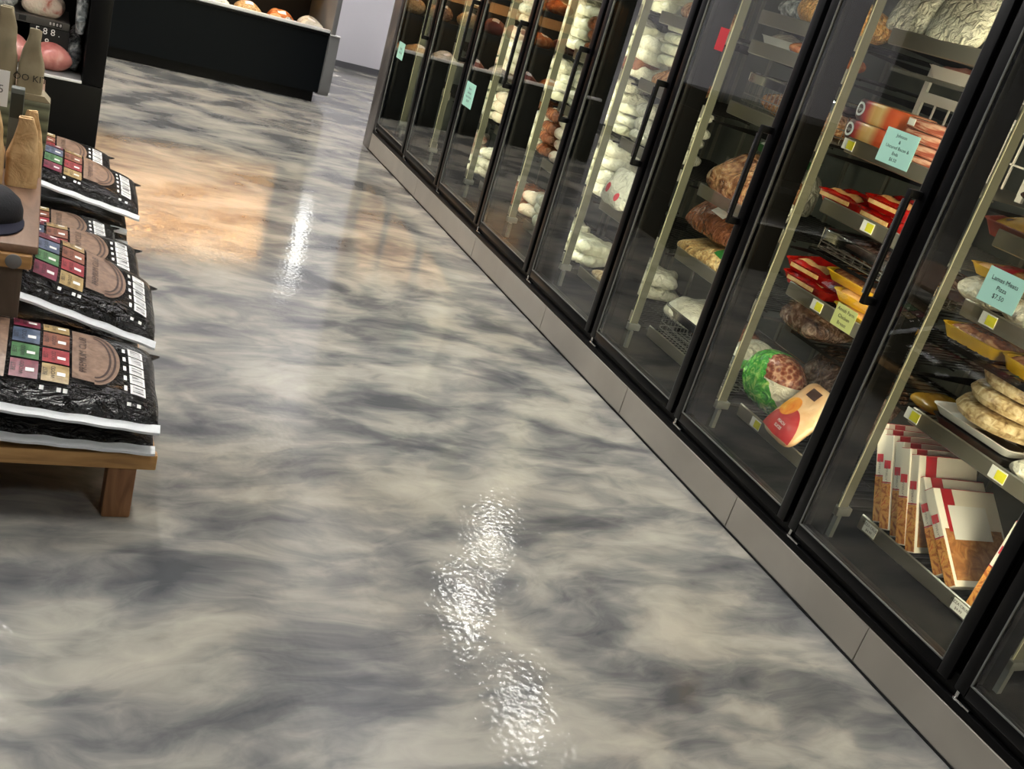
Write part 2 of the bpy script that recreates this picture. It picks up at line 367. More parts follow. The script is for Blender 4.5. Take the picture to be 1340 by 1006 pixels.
def decal(name, top, poly, m, parent, n=8, lift=0.0015, label=None):
    """a printed patch laid on a pack's surface: rect (x0,x1,y0,y1) or ('disc',cx,cy,rx,ry[,a0,a1])"""
    mb = MB()
    if poly[0] == 'disc':
        _, cx, cy, rx, ry = poly[:5]; a0, a1 = poly[5:7] if len(poly) > 5 else (0, 2 * PI)
        mb.sheet(lambda a, b: (lambda x, y: (x, y, top(x, y) + lift))(cx + rx * max(b, 0.001) * math.cos(a0 + a * (a1 - a0)), cy + ry * max(b, 0.001) * math.sin(a0 + a * (a1 - a0))), 24, 4)
    elif poly[0] == 'ring':
        _, cx, cy, rx, ry, t, a0, a1 = poly
        mb.sheet(lambda a, b: (lambda x, y: (x, y, top(x, y) + lift))(cx + (rx - t * b) * math.cos(a0 + a * (a1 - a0)), cy + (ry - t * b) * math.sin(a0 + a * (a1 - a0))), 26, 1)
    else:
        x0, x1, y0, y1 = poly; r = min(x1 - x0, y1 - y0) * 0.16
        def rr(a, b):
            x, y = x0 + a * (x1 - x0), y0 + b * (y1 - y0)
            return (x, y, top(x, y) + lift)
        mb.sheet(rr, n, n)
    return obj(name, mb.mesh(name), m, parent, label=label)

# ------------------------------------------------------------------ setting
FX = 2.389                     # plane of the freezer doors
P = 0.775                      # door pitch
def GL(i): return 8.400 - i * P            # far edge of the glass of door i (1 = farthest)
def YM(i): return GL(i) + 0.053            # centre line of the mullion on its far side

struct('floor', MB().box(-6, 4.6, -3.5, 11.86, -0.1, 0).mesh('floor', False), 'floor')
struct('wall_far', MB().box(-6, 4.6, 11.8, 11.95, 0, 5.4).mesh('wall_far', False), 'wall')
struct('wall_left', MB().box(-6.1, -6, -3.5, 11.8, 0, 5.4).mesh('wall_left', False), 'wall_dimmed')
struct('wall_near', MB().box(-6, 4.6, -3.6, -3.5, 0, 5.4).mesh('wall_near', False), 'wall_dimmed')
struct('wall_back_right', MB().box(4.6, 4.7, -3.5, 11.8, 0, 5.4).mesh('wall_right', False), 'wall')
struct('ceiling', MB().box(-6.1, 4.7, -3.6, 11.95, 5.4, 5.5).mesh('ceiling', False), 'ceil')
struct('baseboard_far', MB().box(-6, 4.6, 11.785, 11.8, 0, 0.068).mesh('baseboard_far', False), 'base')

struct('wall_right', MB().box(2.44, 2.56, -0.2, 7.886, 2.452, 5.4).mesh('wall_right', False), 'wall')
wl = thing('wall_light', 'tall narrow lit white panel on the far wall right of the deli case', 'light', (2.98, 11.78, 2.15))
obj('housing', MB().box(-0.16, 0.16, -0.03, 0.018, -0.48, 0.48, 0.01).mesh('housing'), 'white', wl)
obj('diffuser', MB().box(-0.14, 0.14, -0.034, -0.031, -0.46, 0.18).mesh('diffuser', False), emit('wall_panel_glow', (250, 250, 246), 5.5), wl)
obj('diffuser', MB().box(-0.14, 0.14, -0.034, -0.031, 0.23, 0.46).mesh('diffuser', False), emit('wall_panel_glow', (250, 250, 246), 5.5), wl)
# ceiling lights: slim panels; last three rows are unseen lamps added as fill
lamp0 = None
rows = [(-0.15, (5.0, 6.72, 8.4)), (-1.02, (9.75,)), (-4.9, (2.2, 5.6, 9.0)), (1.25, (2.3, 4.6)), (1.7, (-1.6,)), (4.1, (9.0, 10.5))]
nm = {0: 'over the left side of the aisle', 1: 'over the front of the deli case', 2: 'far left over the shop', 3: 'added to brighten the aisle floor', 4: 'added to light the foreground', 5: 'added to brighten the far wall'}
for ri, (lx, ys) in enumerate(rows):
    for k, ly in enumerate(ys):
        lab = 'slim white ceiling light %s, %s from the near end' % (nm[ri], ['first', 'second', 'third', 'fourth', 'fifth', 'sixth'][k])
        if lamp0 is None:
            lamp0 = thing('ceiling_light', lab, 'light', (lx, ly, 5.0), group='ceiling lights')
            obj('light_housing', MB().box(-0.13, 0.13, -0.6, 0.6, 0.012, 0.07, 0.008).mesh('light_housing'), 'white', lamp0)
            obj('diffuser', MB().box(-0.115, 0.115, -0.58, 0.58, 0.0, 0.011).mesh('diffuser', False), 'ceil_emit', lamp0)
            for sy in (-0.4, 0.4): obj('hanging_cable', MB().tube([(0, sy, 0.07), (0, sy, 0.40)], 0.004, 6), 'steel', lamp0)
        else:
            dup(lamp0, (lx, ly, 5.0), label=lab)

# ------------------------------------------------------------------ freezer
FR = thing('display_freezer', 'long row of black framed glass door freezers on a grey kick base', 'freezer', (0, 0, 0))
Y0, Y1 = YM(10) - 0.10, 7.886
XB = 3.42
c = MB()
c.box(XB, XB + 0.05, Y0, Y1, 0.0, 2.45)                                # back
c.box(2.44, XB, Y1 - 0.05, Y1, 0.0, 2.45)                              # far end
c.box(2.44, XB, Y0, Y0 + 0.04, 0.0, 2.45)                              # near end
c.box(2.44, XB, Y0 + 0.04, Y1 - 0.05, 2.08, 2.45)                      # roof
obj('casing', c.mesh('casing', False), 'casing', FR)
obj('inner_floor', MB().box(2.44, XB, Y0 + 0.04, Y1 - 0.05, 0.02, 0.15).mesh('inner_floor', False), 'liner_dark', FR)
obj('header_panel', MB().box(FX, 2.44, Y0, Y1, 2.05, 2.45, 0.004).mesh('header_panel'), 'endpanel', FR)
obj('end_panel', MB().box(FX, 2.44, YM(1) + 0.028, Y1, 0.0, 2.05, 0.004).mesh('end_panel'), 'endpanel', FR, label='shiny grey panel at the far end')
seams = [7.7, 6.47, 5.30, 4.26, 3.371, 2.511, 1.784, 0.9, Y0]
for a, b_ in zip(seams, seams[1:]):
    obj('kick_panel', MB().box(FX, FX + 0.03, b_ + 0.0022, a - 0.0022, 0.008, 0.1335, 0.0015, 1).mesh('kick_panel'), 'kick', FR)
obj('kick_backing', MB().box(FX + 0.004, FX + 0.05, Y0, 7.7, 0.0, 0.132).mesh('kick_backing', False), mat('caulk_pale', (176, 172, 164), 0.6), FR)
g = MB()
pts = []
y = Y0
while y < 7.75:
    pts.append((FX - 0.001 - 0.0012 * noise.noise(Vector((y * 7, 0, 0))), y, 0.0035)); y += 0.06
g.tube(pts, [0.0036 + 0.002 * noise.noise(Vector((p[1] * 11, 3, 0))) for p in pts], 6)
obj('floor_gap_line', g, 'black', FR)  # black strip standing in for the dark gap under the kick panels
# black face frame behind the doors
f = MB()
f.box(FX + 0.002, 2.45, Y0, YM(1) + 0.028, 0.134, 0.160, 0.003)        # sill step
f.box(FX + 0.016, 2.45, Y0, YM(1) + 0.028, 0.161, 0.222, 0.003)
f.box(FX + 0.036, 2.45, Y0, YM(1) + 0.028, 1.985, 2.05, 0.003)
obj('sill_frame', f, 'black', FR)
st = MB().box(2.425, 2.452, -0.045, 0.045, 0.2, 2.0, 0.004).mesh('stile')
fin = MB().box(2.455, 2.562, -0.011, 0.011, 0.15, 2.08, 0.003).mesh('mullion')
lb = MB()
pro = [(2.578, -0.009), (2.579, -0.0115), (2.617, -0.0115), (2.619, -0.009), (2.619, -0.002), (2.578, -0.002)]
lb.prism(pro, 0.275, 2.06, 'Z')
lbm = lb.mesh('light_bar')
cap = MB().box(2.566, 2.632, -0.024, 0.010, 0.243, 0.275, 0.005).mesh('end_cap')
stem = MB().box(2.594, 2.612, -0.009, 0.009, 0.15, 0.235).mesh('lamp_stem')
dif = MB().box(2.470, 2.545, 0.0115, 0.0135, 0.30, 2.03).mesh('led_strip', False); dif2 = MB().box(2.470, 2.545, 0.0115, 0.0135, 0.30, 2.03).mesh('led_strip', False)
lightedge = MB().box(2.5745, 2.5778, -0.0120, -0.0070, 0.275, 2.06).mesh('bright_edge', False)
M['edge'] = mat('pale_edge_trim', (226, 222, 190), 0.25)
for i in range(1, 11):
    y = YM(i)
    s_ = obj('stile', st, 'black', FR, (0, y, 0))
    if i > 1 or True:
        fo = obj('mullion', fin, 'dark_fin', FR, (0, y, 0))
        lo = obj('light_bar', lbm, 'lampbar', FR, (0, y, 0), label='pale green grey light bar')
        obj('end_cap', cap, 'spacer', lo); obj('lamp_stem', stem, 'spacer', lo); obj('edge_trim', lightedge, 'edge', lo)
        if i > 1: obj('led_strip', dif if i < 8 else dif2, 'lamp_emit' if i < 8 else 'lamp_near', fo)
# doors (built once at y = 0 for the far glass edge, opening towards -Y)
GW, GZ0, GZ1 = 0.669, 0.2273, 1.955
def door_meshes():
    d = {}
    r = MB(); t = 0.040
    r.box(FX, FX + 0.030, 0, t, GZ0 - 0.038, GZ1 + t, 0.004); r.box(FX, FX + 0.030, -GW - t, -GW, GZ0 - 0.038, GZ1 + t, 0.004)
    r.box(FX + 0.0005, FX + 0.030, -GW, 0, GZ0 - 0.038, GZ0, 0.004); r.box(FX + 0.0005, FX + 0.030, -GW, 0, GZ1, GZ1 + t, 0.004)
    d['door'] = r.mesh('door')
    d['glass_pane'] = MB().box(FX + 0.006, FX + 0.012, -GW - 0.004, 0.004, GZ0 - 0.004, GZ1 + 0.004).mesh('glass_pane', False)
    sp = MB(); w = 0.0042
    sp.box(FX + 0.001, FX + 0.0055, -w, 0, GZ0, GZ1); sp.box(FX + 0.001, FX + 0.0055, -GW, 0, GZ0, GZ0 + w)
    sp.box(FX + 0.001, FX + 0.0055, -GW, -GW + w * 0.35, GZ0, GZ1)
    d['glass_bead'] = sp.mesh('glass_bead', False)
    h = MB(); hy = -GW - 0.012
    for z in (0.985, 1.328): h.box(FX - 0.046, FX - 0.0005, hy - 0.011, hy + 0.011, z - 0.013, z + 0.013, 0.004)
    h.box(FX - 0.050, FX - 0.036, hy - 0.009, hy + 0.009, 0.972, 1.341, 0.004)
    d['handle'] = h.mesh('handle')
    d['handle_grip'] = MB().tube([(FX - 0.047, hy + 0.0085, 1.005), (FX - 0.047, hy + 0.0085, 1.308)], 0.0062, 10).mesh('handle_grip')
    k = MB()
    k.tube([(FX + 0.008, 0.024, 0.160), (FX + 0.008, 0.024, 0.190)], 0.006, 10); k.box(FX + 0.001, FX + 0.014, -0.03, 0.03, 0.162, 0.170, 0.002)
    d['hinge'] = k.mesh('hinge')
    return d
D = door_meshes()
for i in range(1, 11):
    y = GL(i)
    dr = obj('door', D['door'], 'black_rim', FR, (0, y, 0))
    obj('glass_pane', D['glass_pane'], 'glass', dr); obj('glass_bead', D['glass_bead'], 'spacer', dr)
    obj('handle', D['handle'], 'black', dr); obj('handle_grip', D['handle_grip'], 'chrome', dr)
    obj('hinge', D['hinge'], 'chrome', dr)

DN = {1: 'farthest', 2: 'second farthest', 3: 'third farthest', 4: 'fourth farthest', 5: 'fifth farthest', 6: 'fourth nearest', 7: 'third nearest', 8: 'second nearest', 9: 'nearest'}
LV = {1: [.29, .66, .985, 1.28, 1.6], 2: [.29, .66, .985, 1.28, 1.6], 3: [.29, .66, .985, 1.28, 1.6], 4: [.29, .66, .985, 1.28, 1.6],
      5: [.29, .66, .985, 1.28, 1.6], 6: [.29, .68, .977, 1.345, 1.60, 1.72], 7: [.29, .82, 1.155, 1.385, 1.774], 8: [.27, .685, 1.07, 1.30], 9: [.27, .68, 1.0, 1.3]}
XS = 2.662                     # front of the shelves
DK = 0.016                     # deck sits this far below the rail's top edge
W2 = 0.345
deck = MB()
for k in range(25): deck.box(0.008, 0.56, -W2 + 0.01 + k * 0.028, -W2 + 0.0135 + k * 0.028, -DK - 0.004, -DK)
for x in (0.02, 0.2, 0.38, 0.555): deck.box(x, x + 0.006, -W2, W2, -DK - 0.011, -DK - 0.005)
deck = deck.mesh('wire_deck', False)
deck_pale = deck.copy()
rail = MB()
rail.prism([(0.0, -0.052), (0.006, -0.056), (0.009, -0.05), (0.006, -0.004), (0.003, 0.0), (-0.001, -0.004)], -W2 + 0.06, W2, 'Y')
rail = rail.mesh('shelf_rail')
bra = MB()
for y in (-W2 - 0.004, W2 - 0.002): bra.prism([(0.01, -0.05), (0.56, -0.085), (0.56, -0.045), (0.01, -0.042)], y, y + 0.006, 'Y')
bra = bra.mesh('shelf_bracket', False)
tagm = MB().box(-0.0035, -0.0015, -0.030, 0.030, -0.046, -0.008).mesh('price_tag', False)
tagy = MB().box(-0.0045, -0.0036, -0.030, 0.006, -0.042, -0.012).mesh('yellow_patch', False)
def bay_y(i): return YM(i) - P / 2
RACK = {}
TAGS = {8: [(0, 2.155, 'w'), (0, 1.735, 'w'), (1, 2.20, 'y'), (1, 1.83, 'y'), (2, 2.10, 'y')], 7: [(0, 2.86, 'y'), (1, 2.80, 'y'), (2, 2.72, 'y'), (3, 2.97, 'y')]}
for i in range(1, 10):
    yc = bay_y(i)
    rk = thing('shelf_rack', 'wire shelf rack with pale front rails inside the %s freezer door' % DN[i], 'shelf', (XS, yc, 0.15), group='freezer shelf racks')
    RACK[i] = rk
    up = MB()
    for x in (0.54,):
        for y in (-W2 - 0.012, W2 + 0.004): up.box(x, x + 0.018, y, y + 0.008, 0, 1.88)
    for x in (0.54,):
        for y in (-0.13, 0.13): up.box(x + 0.003, x + 0.013, y - 0.009, y + 0.009, 0, 1.88)
    obj('upright_posts', up.mesh('upright_posts', False), 'wire_grey', rk)
    for n_, z in enumerate(LV[i]):
        sh = obj('shelf', deck_pale if i == 7 and n_ > 1 else deck, 'wire_grey' if i == 7 and n_ > 1 else 'wire', rk, (0, 0, z - 0.15))
        obj('shelf_rail', rail, 'rail', sh)
        obj('shelf_bracket', bra, 'wire', sh)
        for (lv, ty, kd) in TAGS.get(i, []):
            if lv == n_:
                t = obj('price_tag', tagm, 'paint_white', sh, (0, ty - yc, 0), label='white shelf price tag' if kd == 'w' else 'white and yellow shelf price tag')
                if kd == 'y': obj('yellow_patch', tagy, 'tag_yellow', sh, (0, ty - yc, 0), label='yellow half of a shelf price tag')
                else:
                    obj('tag_print', text_mesh('tag_print', ['PIZZA CRUST', '$4.99'], 0.013, lambda a, b_: (-0.0042, -a, b_ - 0.027)), 'ink', sh, (0, ty - yc, 0))
def deckz(i, n): return LV[i][n] - DK + 0.0005

# ------------------------------------------------------------------ notes and a red patch on the doors
def note(label, y, z, w, h, paper, lines, size, rot=0.0, ink='ink'):
    t = thing('paper_note', label, 'sign', (FX + 0.0052, y, z), (rot, 0, 0), 'paper notes on the freezer doors')
    obj('paper', MB().box(-0.0004, 0.0004, -w / 2, w / 2, -h / 2, h / 2).mesh('paper', False), paper, t)
    if lines:
        obj('lettering', text_mesh('lettering', lines, size, lambda a, b_: (-0.0009, -a, b_)), ink, t)
    return t
note('mint green paper note on the second nearest door, two words and a price', 1.893, 1.187, 0.130, 0.098, 'mint', ['Lamas Meats', 'Pizza', '$7.50'], 0.018, 0.0)
note('mint green paper note with five short lines, in front of the bacon packs', 2.462, 1.427, 0.146, 0.106, 'mint', ['Johnson', '&', 'Uncured Bacon &', 'Ends', '$6.50'], 0.0145, 0.0)
note('small yellow handwritten note hanging below the red and yellow meat trays', 2.386, 0.889, 0.10, 0.074, 'yellow_note', ['Amish Farm', 'Chicken', 'Breast'], 0.017, 0.0)
note('mint green paper note on the third farthest freezer door', 5.98, 0.812, 0.160, 0.145, 'mint', ['Bacon', 'Smoked', 'Ham Hocks', '$3.99'], 0.02, 0.0)
note('pale mint paper note on the farthest freezer door', 7.484, 0.803, 0.15, 0.118, 'mint', ['Beef', '& Pork'], 0.024, 0.0)
note('small red rectangle on the upper glass of the fourth nearest door', 3.573, 1.566, 0.062, 0.086, 'red_patch', None, 0.01, 0.0)  # plain red rectangle laid on the glass

# ------------------------------------------------------------------ products: white wrapped packs behind the far doors
packs = []
def proto(name, label, cat, parts, group=None):
    t = thing(name, label, cat, (0, 0, 0), group=group)
    for nm_, me, m, lab in parts: obj(nm_, me, m, t, label=lab)
    return t
PK = []
mb, tp = pillow(0.24, 0.17, 0.058, 0.014, 1.0, 16, 14, 9.0, None, 15); pk1 = mb.mesh('wrapped_pack')
mb, tp2 = pillow(0.26, 0.185, 0.072, 0.026, 4.0, 16, 14, 5.0, None, 14); pk2 = mb.mesh('wrapped_pack')
mb, tp3 = pillow(0.25, 0.155, 0.046, 0.010, 7.0, 16, 14, 10.0, None, 15); pk3 = mb.mesh('wrapped_pack')
def seal_tape(top, L, W): 
    return MB().sheet(lambda a, b: (lambda x, y: (x, y, top(x, y) + 0.001))(-L * 0.49 + a * L * 0.3, -0.012 + b * 0.024), 6, 1).mesh('seal_tape')
ORD = ['first', 'second', 'third', 'fourth', 'fifth', 'sixth']
SHN = ['lowest', 'second lowest', 'third lowest', 'fourth lowest', 'fifth lowest', 'top']
kinds = [(pk1, 'butcher', 0.052, 'white paper pack'), (pk2, 'whitefilm', 0.060, 'milky film pack'), (pk3, 'butcher', 0.044, 'flat white paper pack'), (pk2, 'pinkwhite', 0.060, 'white pink meat pack'), (pk2, 'brownmeat', 0.060, 'brown meat pack')]
tapes = [seal_tape(tp, .24, .165), seal_tape(tp2, .27, .19), seal_tape(tp3, .25, .15), seal_tape(tp2, .27, .19), seal_tape(tp2, .27, .19)]
PROTO = [None] * 5
rnd = random.Random(5)
def put_pack(k, x, y, z, rot, label):
    g_ = 'white wrapped meat packs behind the far doors'
    if PROTO[k] is None:
        me, m, h, w = kinds[k]
        t = thing('meat_pack', label, 'meat pack', (x, y, z), rot, g_)
        me = me.copy(); me.materials.clear()
        obj('wrapper', me, m, t); obj('seal_tape', tapes[k], 'paint_white', t)
        PROTO[k] = t
    else: dup(PROTO[k], (x, y, z), rot, label)
POSN = {1: ['only'], 2: ['lower', 'upper'], 3: ['bottom', 'middle', 'top'], 4: ['bottom', 'second', 'third', 'top']}
for i in (2, 3, 4, 5):
    for n_ in range(5):
        yl = YM(i) - 0.105
        pile = -1
        for cidx in range(4):
            y = yl - cidx * 0.188 + rnd.uniform(-0.008, 0.008)
            hmax = 0.33 if n_ < 4 else 0.40
            cnt = rnd.choice([3, 3, 4, 4]) if (n_ > 0) else rnd.choice([2, 2, 3])
            if i == 5 and (n_ in (1, 3, 4) or cidx == 3 or n_ == 2 and cidx > 1 or n_ == 0 and cidx > 1): continue
            if i == 5 and n_ == 0: cnt = 2
            if i == 2 and rnd.random() < 0.25: continue
            pile += 1
            z = deckz(i, n_)
            k0 = rnd.choice([0, 0, 1, 1, 1, 2, 2, 2, 3, 4]) if i != 5 else rnd.choice([1, 1, 3])
            cnt = min(cnt, int(hmax / kinds[k0][2]) - 1)
            for s_ in range(cnt):
                k = k0
                rt = (rnd.uniform(-0.09, 0.09), rnd.uniform(-0.06, 0.10), rnd.uniform(-0.5, 0.5))
                put_pack(k, XS + (0.29 if (i, n_) == (5, 0) else 0.145) + rnd.uniform(0, 0.025), y, z, rt, '%s, %s in %s pile from left, %s shelf, %s door' % (kinds[k][3], POSN[cnt][s_], ORD[pile], SHN[n_], DN[i]))
                z += kinds[k][2] + 0.008
# red stamps and brown meats that stand out behind the fifth door
def simple(name, label, cat, L, W, H, m, loc, rot, amp=0.02, seed=0.0, pw=3.0, group=None, decals=(), tail=None, sc=9.0):
    mb, top = pillow(L, W, H, amp, seed, 18, 14, pw, None, sc)
    t = thing(name, label, cat, loc, rot, group)
    b = obj('wrapper', mb.mesh('wrapper'), m, t)
    for nm_, poly, dm in decals: decal(nm_, top, poly, dm, t, lift=0.0025)
    return t
# stacked flat white packs
for s_ in range(4):
    put_pack(2, XS + 0.15, YM(5) - 0.14, deckz(5, 3) + 0.105 + s_ * 0.052, (0, 0, 0.05 * (s_ % 2)), 'flat white paper pack, %s of four stacked on a brown bag, fifth farthest door' % ['lowest', 'second', 'third', 'highest'][s_])
simple('meat_bag', 'tan meat in a crinkled film bag on the fourth shelf of the fifth farthest door', 'meat pack', 0.26, 0.24, 0.10, 'tanmeat', (XS + 0.14, YM(5) - 0.22, deckz(5, 3)), (0, R(-8), 0.1), 0.025, 2.2)
simple('meat_bag', 'tan meat pieces in film on the highest shelf of the fifth farthest door', 'meat pack', 0.26, 0.22, 0.10, 'tanmeat', (XS + 0.14, YM(5) - 0.26, deckz(5, 4)), (0, 0, 0.1), 0.03, 3.1)
simple('meat_bag', 'white bag with two red stamps leaning on the second shelf, fifth farthest door', 'meat pack', 0.20, 0.28, 0.06, 'whitefilm', (XS + 0.035, YM(5) - 0.19, deckz(5, 1) + 0.10), (0, R(-68), 0), 0.016, 6.0,
       decals=[('red_stamp', ('disc', -0.03, 0.06, 0.025, 0.022), 'logo_red'), ('red_stamp', ('disc', -0.05, -0.05, 0.022, 0.02), 'logo_red')])
simple('meat_bag', 'mottled white and brown meat pack at the bottom of the fifth farthest door', 'meat pack', 0.14, 0.22, 0.055, 'bread', (XS + 0.08, YM(5) - 0.24, deckz(5, 0)), (0, 0, 0), 0.02, 8.0)
# brown, red and dark packs among the white ones
simple('meat_bag', 'dark brown roast in film on the fourth shelf, fourth farthest door', 'meat pack', 0.26, 0.22, 0.10, 'brownmeat', (XS + 0.14, YM(4) - 0.62, deckz(4, 3)), (0, 0, 0), 0.02, 5.0)
simple('meat_bag', 'orange smoked sausage bag on the highest shelf, fourth farthest door', 'meat pack', 0.26, 0.14, 0.10, 'orange_meat', (XS + 0.14, YM(3) - 0.62 - P, deckz(4, 4) + 0.245), (0, 0, 0), 0.02, 5.5)

# ------------------------------------------------------------------ bay 6 : bags, wire baskets
def basket(label, y, z, w, h, n=22):
    t = thing('wire_basket', label, 'basket', (XS + 0.02, y, z), (0, 0, 0), 'chrome wire baskets')
    d = 0.40
    rim = MB()
    def loop(zz, o=0.0):
        r = 0.045; pts = []
        for cx, cy, a0 in ((d - r, w / 2 - r, 0), (r, w / 2 - r, PI / 2), (r, -w / 2 + r, PI), (d - r, -w / 2 + r, 1.5 * PI)):
            for k in range(5):
                a = a0 + k * PI / 8; pts.append((cx + r * math.cos(a), cy + r * math.sin(a), zz))
        return pts
    L = loop(0)
    b = MB()
    outline = loop(h)
    # pressed rim band
    for A, B in zip(outline, outline[1:] + outline[:1]):
        v = [b.b.verts.new(p) for p in (A, B, (B[0], B[1], h - 0.035), (A[0], A[1], h - 0.035))]; b.b.faces.new(v)
    bmesh.ops.remove_doubles(b.b, verts=b.b.verts, dist=1e-5)
    bmesh.ops.solidify(b.b, geom=list(b.b.faces), thickness=0.003)
    b.tube(loop(h), 0.004, 6, True)
    obj('basket_rim', b, 'chrome', t)
    wv = MB()
    for k in range(n):
        yy = -w / 2 + 0.03 + k * (w - 0.06) / (n - 1)
        wv.tube([(0, yy, h - 0.03), (0, yy, 0.003), (d, yy, 0.003), (d, yy, h - 0.03)], 0.0018, 4)
    for k in range(10):
        xx = 0.03 + k * (d - 0.06) / 9
        wv.tube([(xx, -w / 2, h - 0.03), (xx, -w / 2, 0.003), (xx, w / 2, 0.003), (xx, w / 2, h - 0.03)], 0.0018, 4)
    for zz in (0.004, 0.03, 0.06): wv.tube(loop(zz), 0.0022, 4, True)
    obj('wire_mesh', wv, 'wire_grey', t)
    return t
y6 = YM(6)
basket('low chrome wire basket on the bottom shelf holding white and brown bags', y6 - 0.37, deckz(6, 0), 0.62, 0.145)
basket('chrome wire basket on a high shelf of the fourth nearest door', y6 - 0.37, deckz(6, 3), 0.62, 0.145)
simple('meat_bag', 'white film bag in the low wire basket, left of a brown bag', 'meat pack', 0.30, 0.26, 0.10, 'whitefilm', (XS + 0.17, y6 - 0.16, deckz(6, 0) + 0.095), (0, R(-8), 0.2), 0.03, 9.0)
simple('meat_bag', 'brown meat bag in the low wire basket', 'meat pack', 0.30, 0.20, 0.10, 'brownmeat', (XS + 0.20, y6 - 0.34, deckz(6, 0) + 0.075), (0, R(-8), -0.2), 0.025, 9.5)
simple('meat_bag', 'white bag at the right end of the low wire basket', 'meat pack', 0.28, 0.16, 0.10, 'whitefilm', (XS + 0.22, y6 - 0.50, deckz(6, 0) + 0.06), (0, R(-6), 0.1), 0.025, 9.8)
simple('food_bag', 'clear bag of pale ring shaped pieces with a green label, fourth nearest door', 'food pack', 0.26, 0.42, 0.085, 'ringfood', (XS + 0.135, y6 - 0.19, deckz(6, 1)), (0, R(-8), 0.0), 0.025, 10.0, decals=[('green_label', (-0.09, -0.02, -0.13, -0.07), 'traygreen')])
simple('meat_bag', 'bag of brown sausages with a white label and blue edge, fourth nearest door', 'meat pack', 0.24, 0.42, 0.09, 'brownmeat', (XS + 0.155, y6 - 0.14, deckz(6, 1) + 0.165), (0, R(-42), 0.0), 0.02, 11.0,
       decals=[('white_label', (-0.04, 0.03, -0.06, 0.03), 'paint_white'), ('blue_strip', (0.03, 0.05, -0.07, 0.05), 'bluefilm'), ('white_label', (0.05, 0.09, 0.10, 0.17), 'paint_white')])
simple('meat_bag', 'large crinkled bag of tan meat slices on the third shelf, fourth nearest door', 'meat pack', 0.32, 0.40, 0.19, 'tanmeat', (XS + 0.16, y6 - 0.235, deckz(6, 2)), (0, R(-12), 0.0), 0.04, 12.0, 2.5)
simple('meat_bag', 'white corner of a film bag right of the tan meat bag', 'meat pack', 0.16, 0.14, 0.10, 'whitefilm', (XS + 0.09, y6 - 0.47, deckz(6, 2)), (0, R(-10), 0.3), 0.03, 12.5)
def tray_meshes(L, W, H, m_food):
    d = {}
    def rr(l, w, r, z):
        pts = []
        for cx, cy, a0 in ((l / 2 - r, w / 2 - r, 0), (-l / 2 + r, w / 2 - r, PI / 2), (-l / 2 + r, -w / 2 + r, PI), (l / 2 - r, -w / 2 + r, 1.5 * PI)):
            for k in range(5):
                a = a0 + k * PI / 8; pts.append((cx + r * math.cos(a), cy + r * math.sin(a), z))
        return pts
    t = MB()
    rings = [rr(L - 0.05, W - 0.05, 0.02, 0.0), rr(L - 0.012, W - 0.012, 0.03, H * 0.9), rr(L, W, 0.034, H), rr(L - 0.02, W - 0.02, 0.03, H), rr(L - 0.06, W - 0.06, 0.02, 0.006)]
    vr = [[t.b.verts.new(p) for p in r_] for r_ in rings]
    for A, B in zip(vr, vr[1:]):
        for k in range(20): t.b.faces.new((A[k], A[(k + 1) % 20], B[(k + 1) % 20], B[k]))
    t.b.faces.new(vr[0][::-1]); t.b.faces.new(vr[-1])
    d['tray'] = t.mesh('tray')
    mb, top = pillow(L - 0.03, W - 0.03, H * 1.25, 0.014, L * 50, 16, 12, 3.0, None, 22)
    d['food'] = mb.mesh('food'); d['top'] = top
    return d
def tray(label, loc, rot, L, W, H, tm, fm, cat='meat tray', lab=None, group='foam meat trays'):
    d = tray_meshes(L, W, H, fm)
    t = thing('meat_tray', label, cat, loc, rot, group)
    obj('tray', d['tray'], tm, t); obj('meat', d['food'], fm, t, (0, 0, 0.008))
    for nm_, poly, dm in (lab or []):
        decal(nm_, d['top'], poly, dm, t, lift=0.0105)
    return t
tray('green foam tray with pale contents behind the large tan meat bag', (XS + 0.35, y6 - 0.10, deckz(6, 2) + 0.20), (0, 0, 0), 0.2, 0.30, 0.035, 'traygreen', 'whitefilm')
simple('food_bag', 'pale film pack carrying the green tray, behind the large tan meat bag', 'food pack', 0.24, 0.32, 0.19, 'whitefilm', (XS + 0.38, y6 - 0.10, deckz(6, 2)), (0, 0, 0), 0.01, 13.0, 8.0)
simple('meat_bag', 'brown and tan meat in the high wire basket', 'meat pack', 0.32, 0.52, 0.11, 'tanmeat', (XS + 0.215, y6 - 0.37, deckz(6, 3) + 0.010), (0, 0, 0), 0.02, 14.0)
tray('pink meat pack with ribbed white film on the fifth shelf, left', (XS + 0.14, y6 - 0.15, deckz(6, 4)), (0, 0, 0), 0.22, 0.24, 0.045, 'white', 'pinkwhite')
simple('meat_bag', 'smoked sausage links in film on the fifth shelf of the fourth nearest door', 'meat pack', 0.22, 0.28, 0.075, 'orange_meat', (XS + 0.14, y6 - 0.37, deckz(6, 4)), (0, 0, 0.2), 0.02, 15.0)
simple('food_bag', 'clear bag of golden strips on the highest shelf of the fourth nearest door', 'food pack', 0.28, 0.36, 0.14, 'noodle', (XS + 0.15, y6 - 0.38, deckz(6, 5)), (0, 0, 0), 0.03, 16.0)
simple('meat_bag', 'shiny clear film bag on the highest shelf, left of the golden strips', 'meat pack', 0.24, 0.2, 0.10, 'bluegrey', (XS + 0.15, y6 - 0.17, deckz(6, 5)), (0, 0, 0), 0.03, 17.0)

# ------------------------------------------------------------------ bay 7
y7 = YM(7)
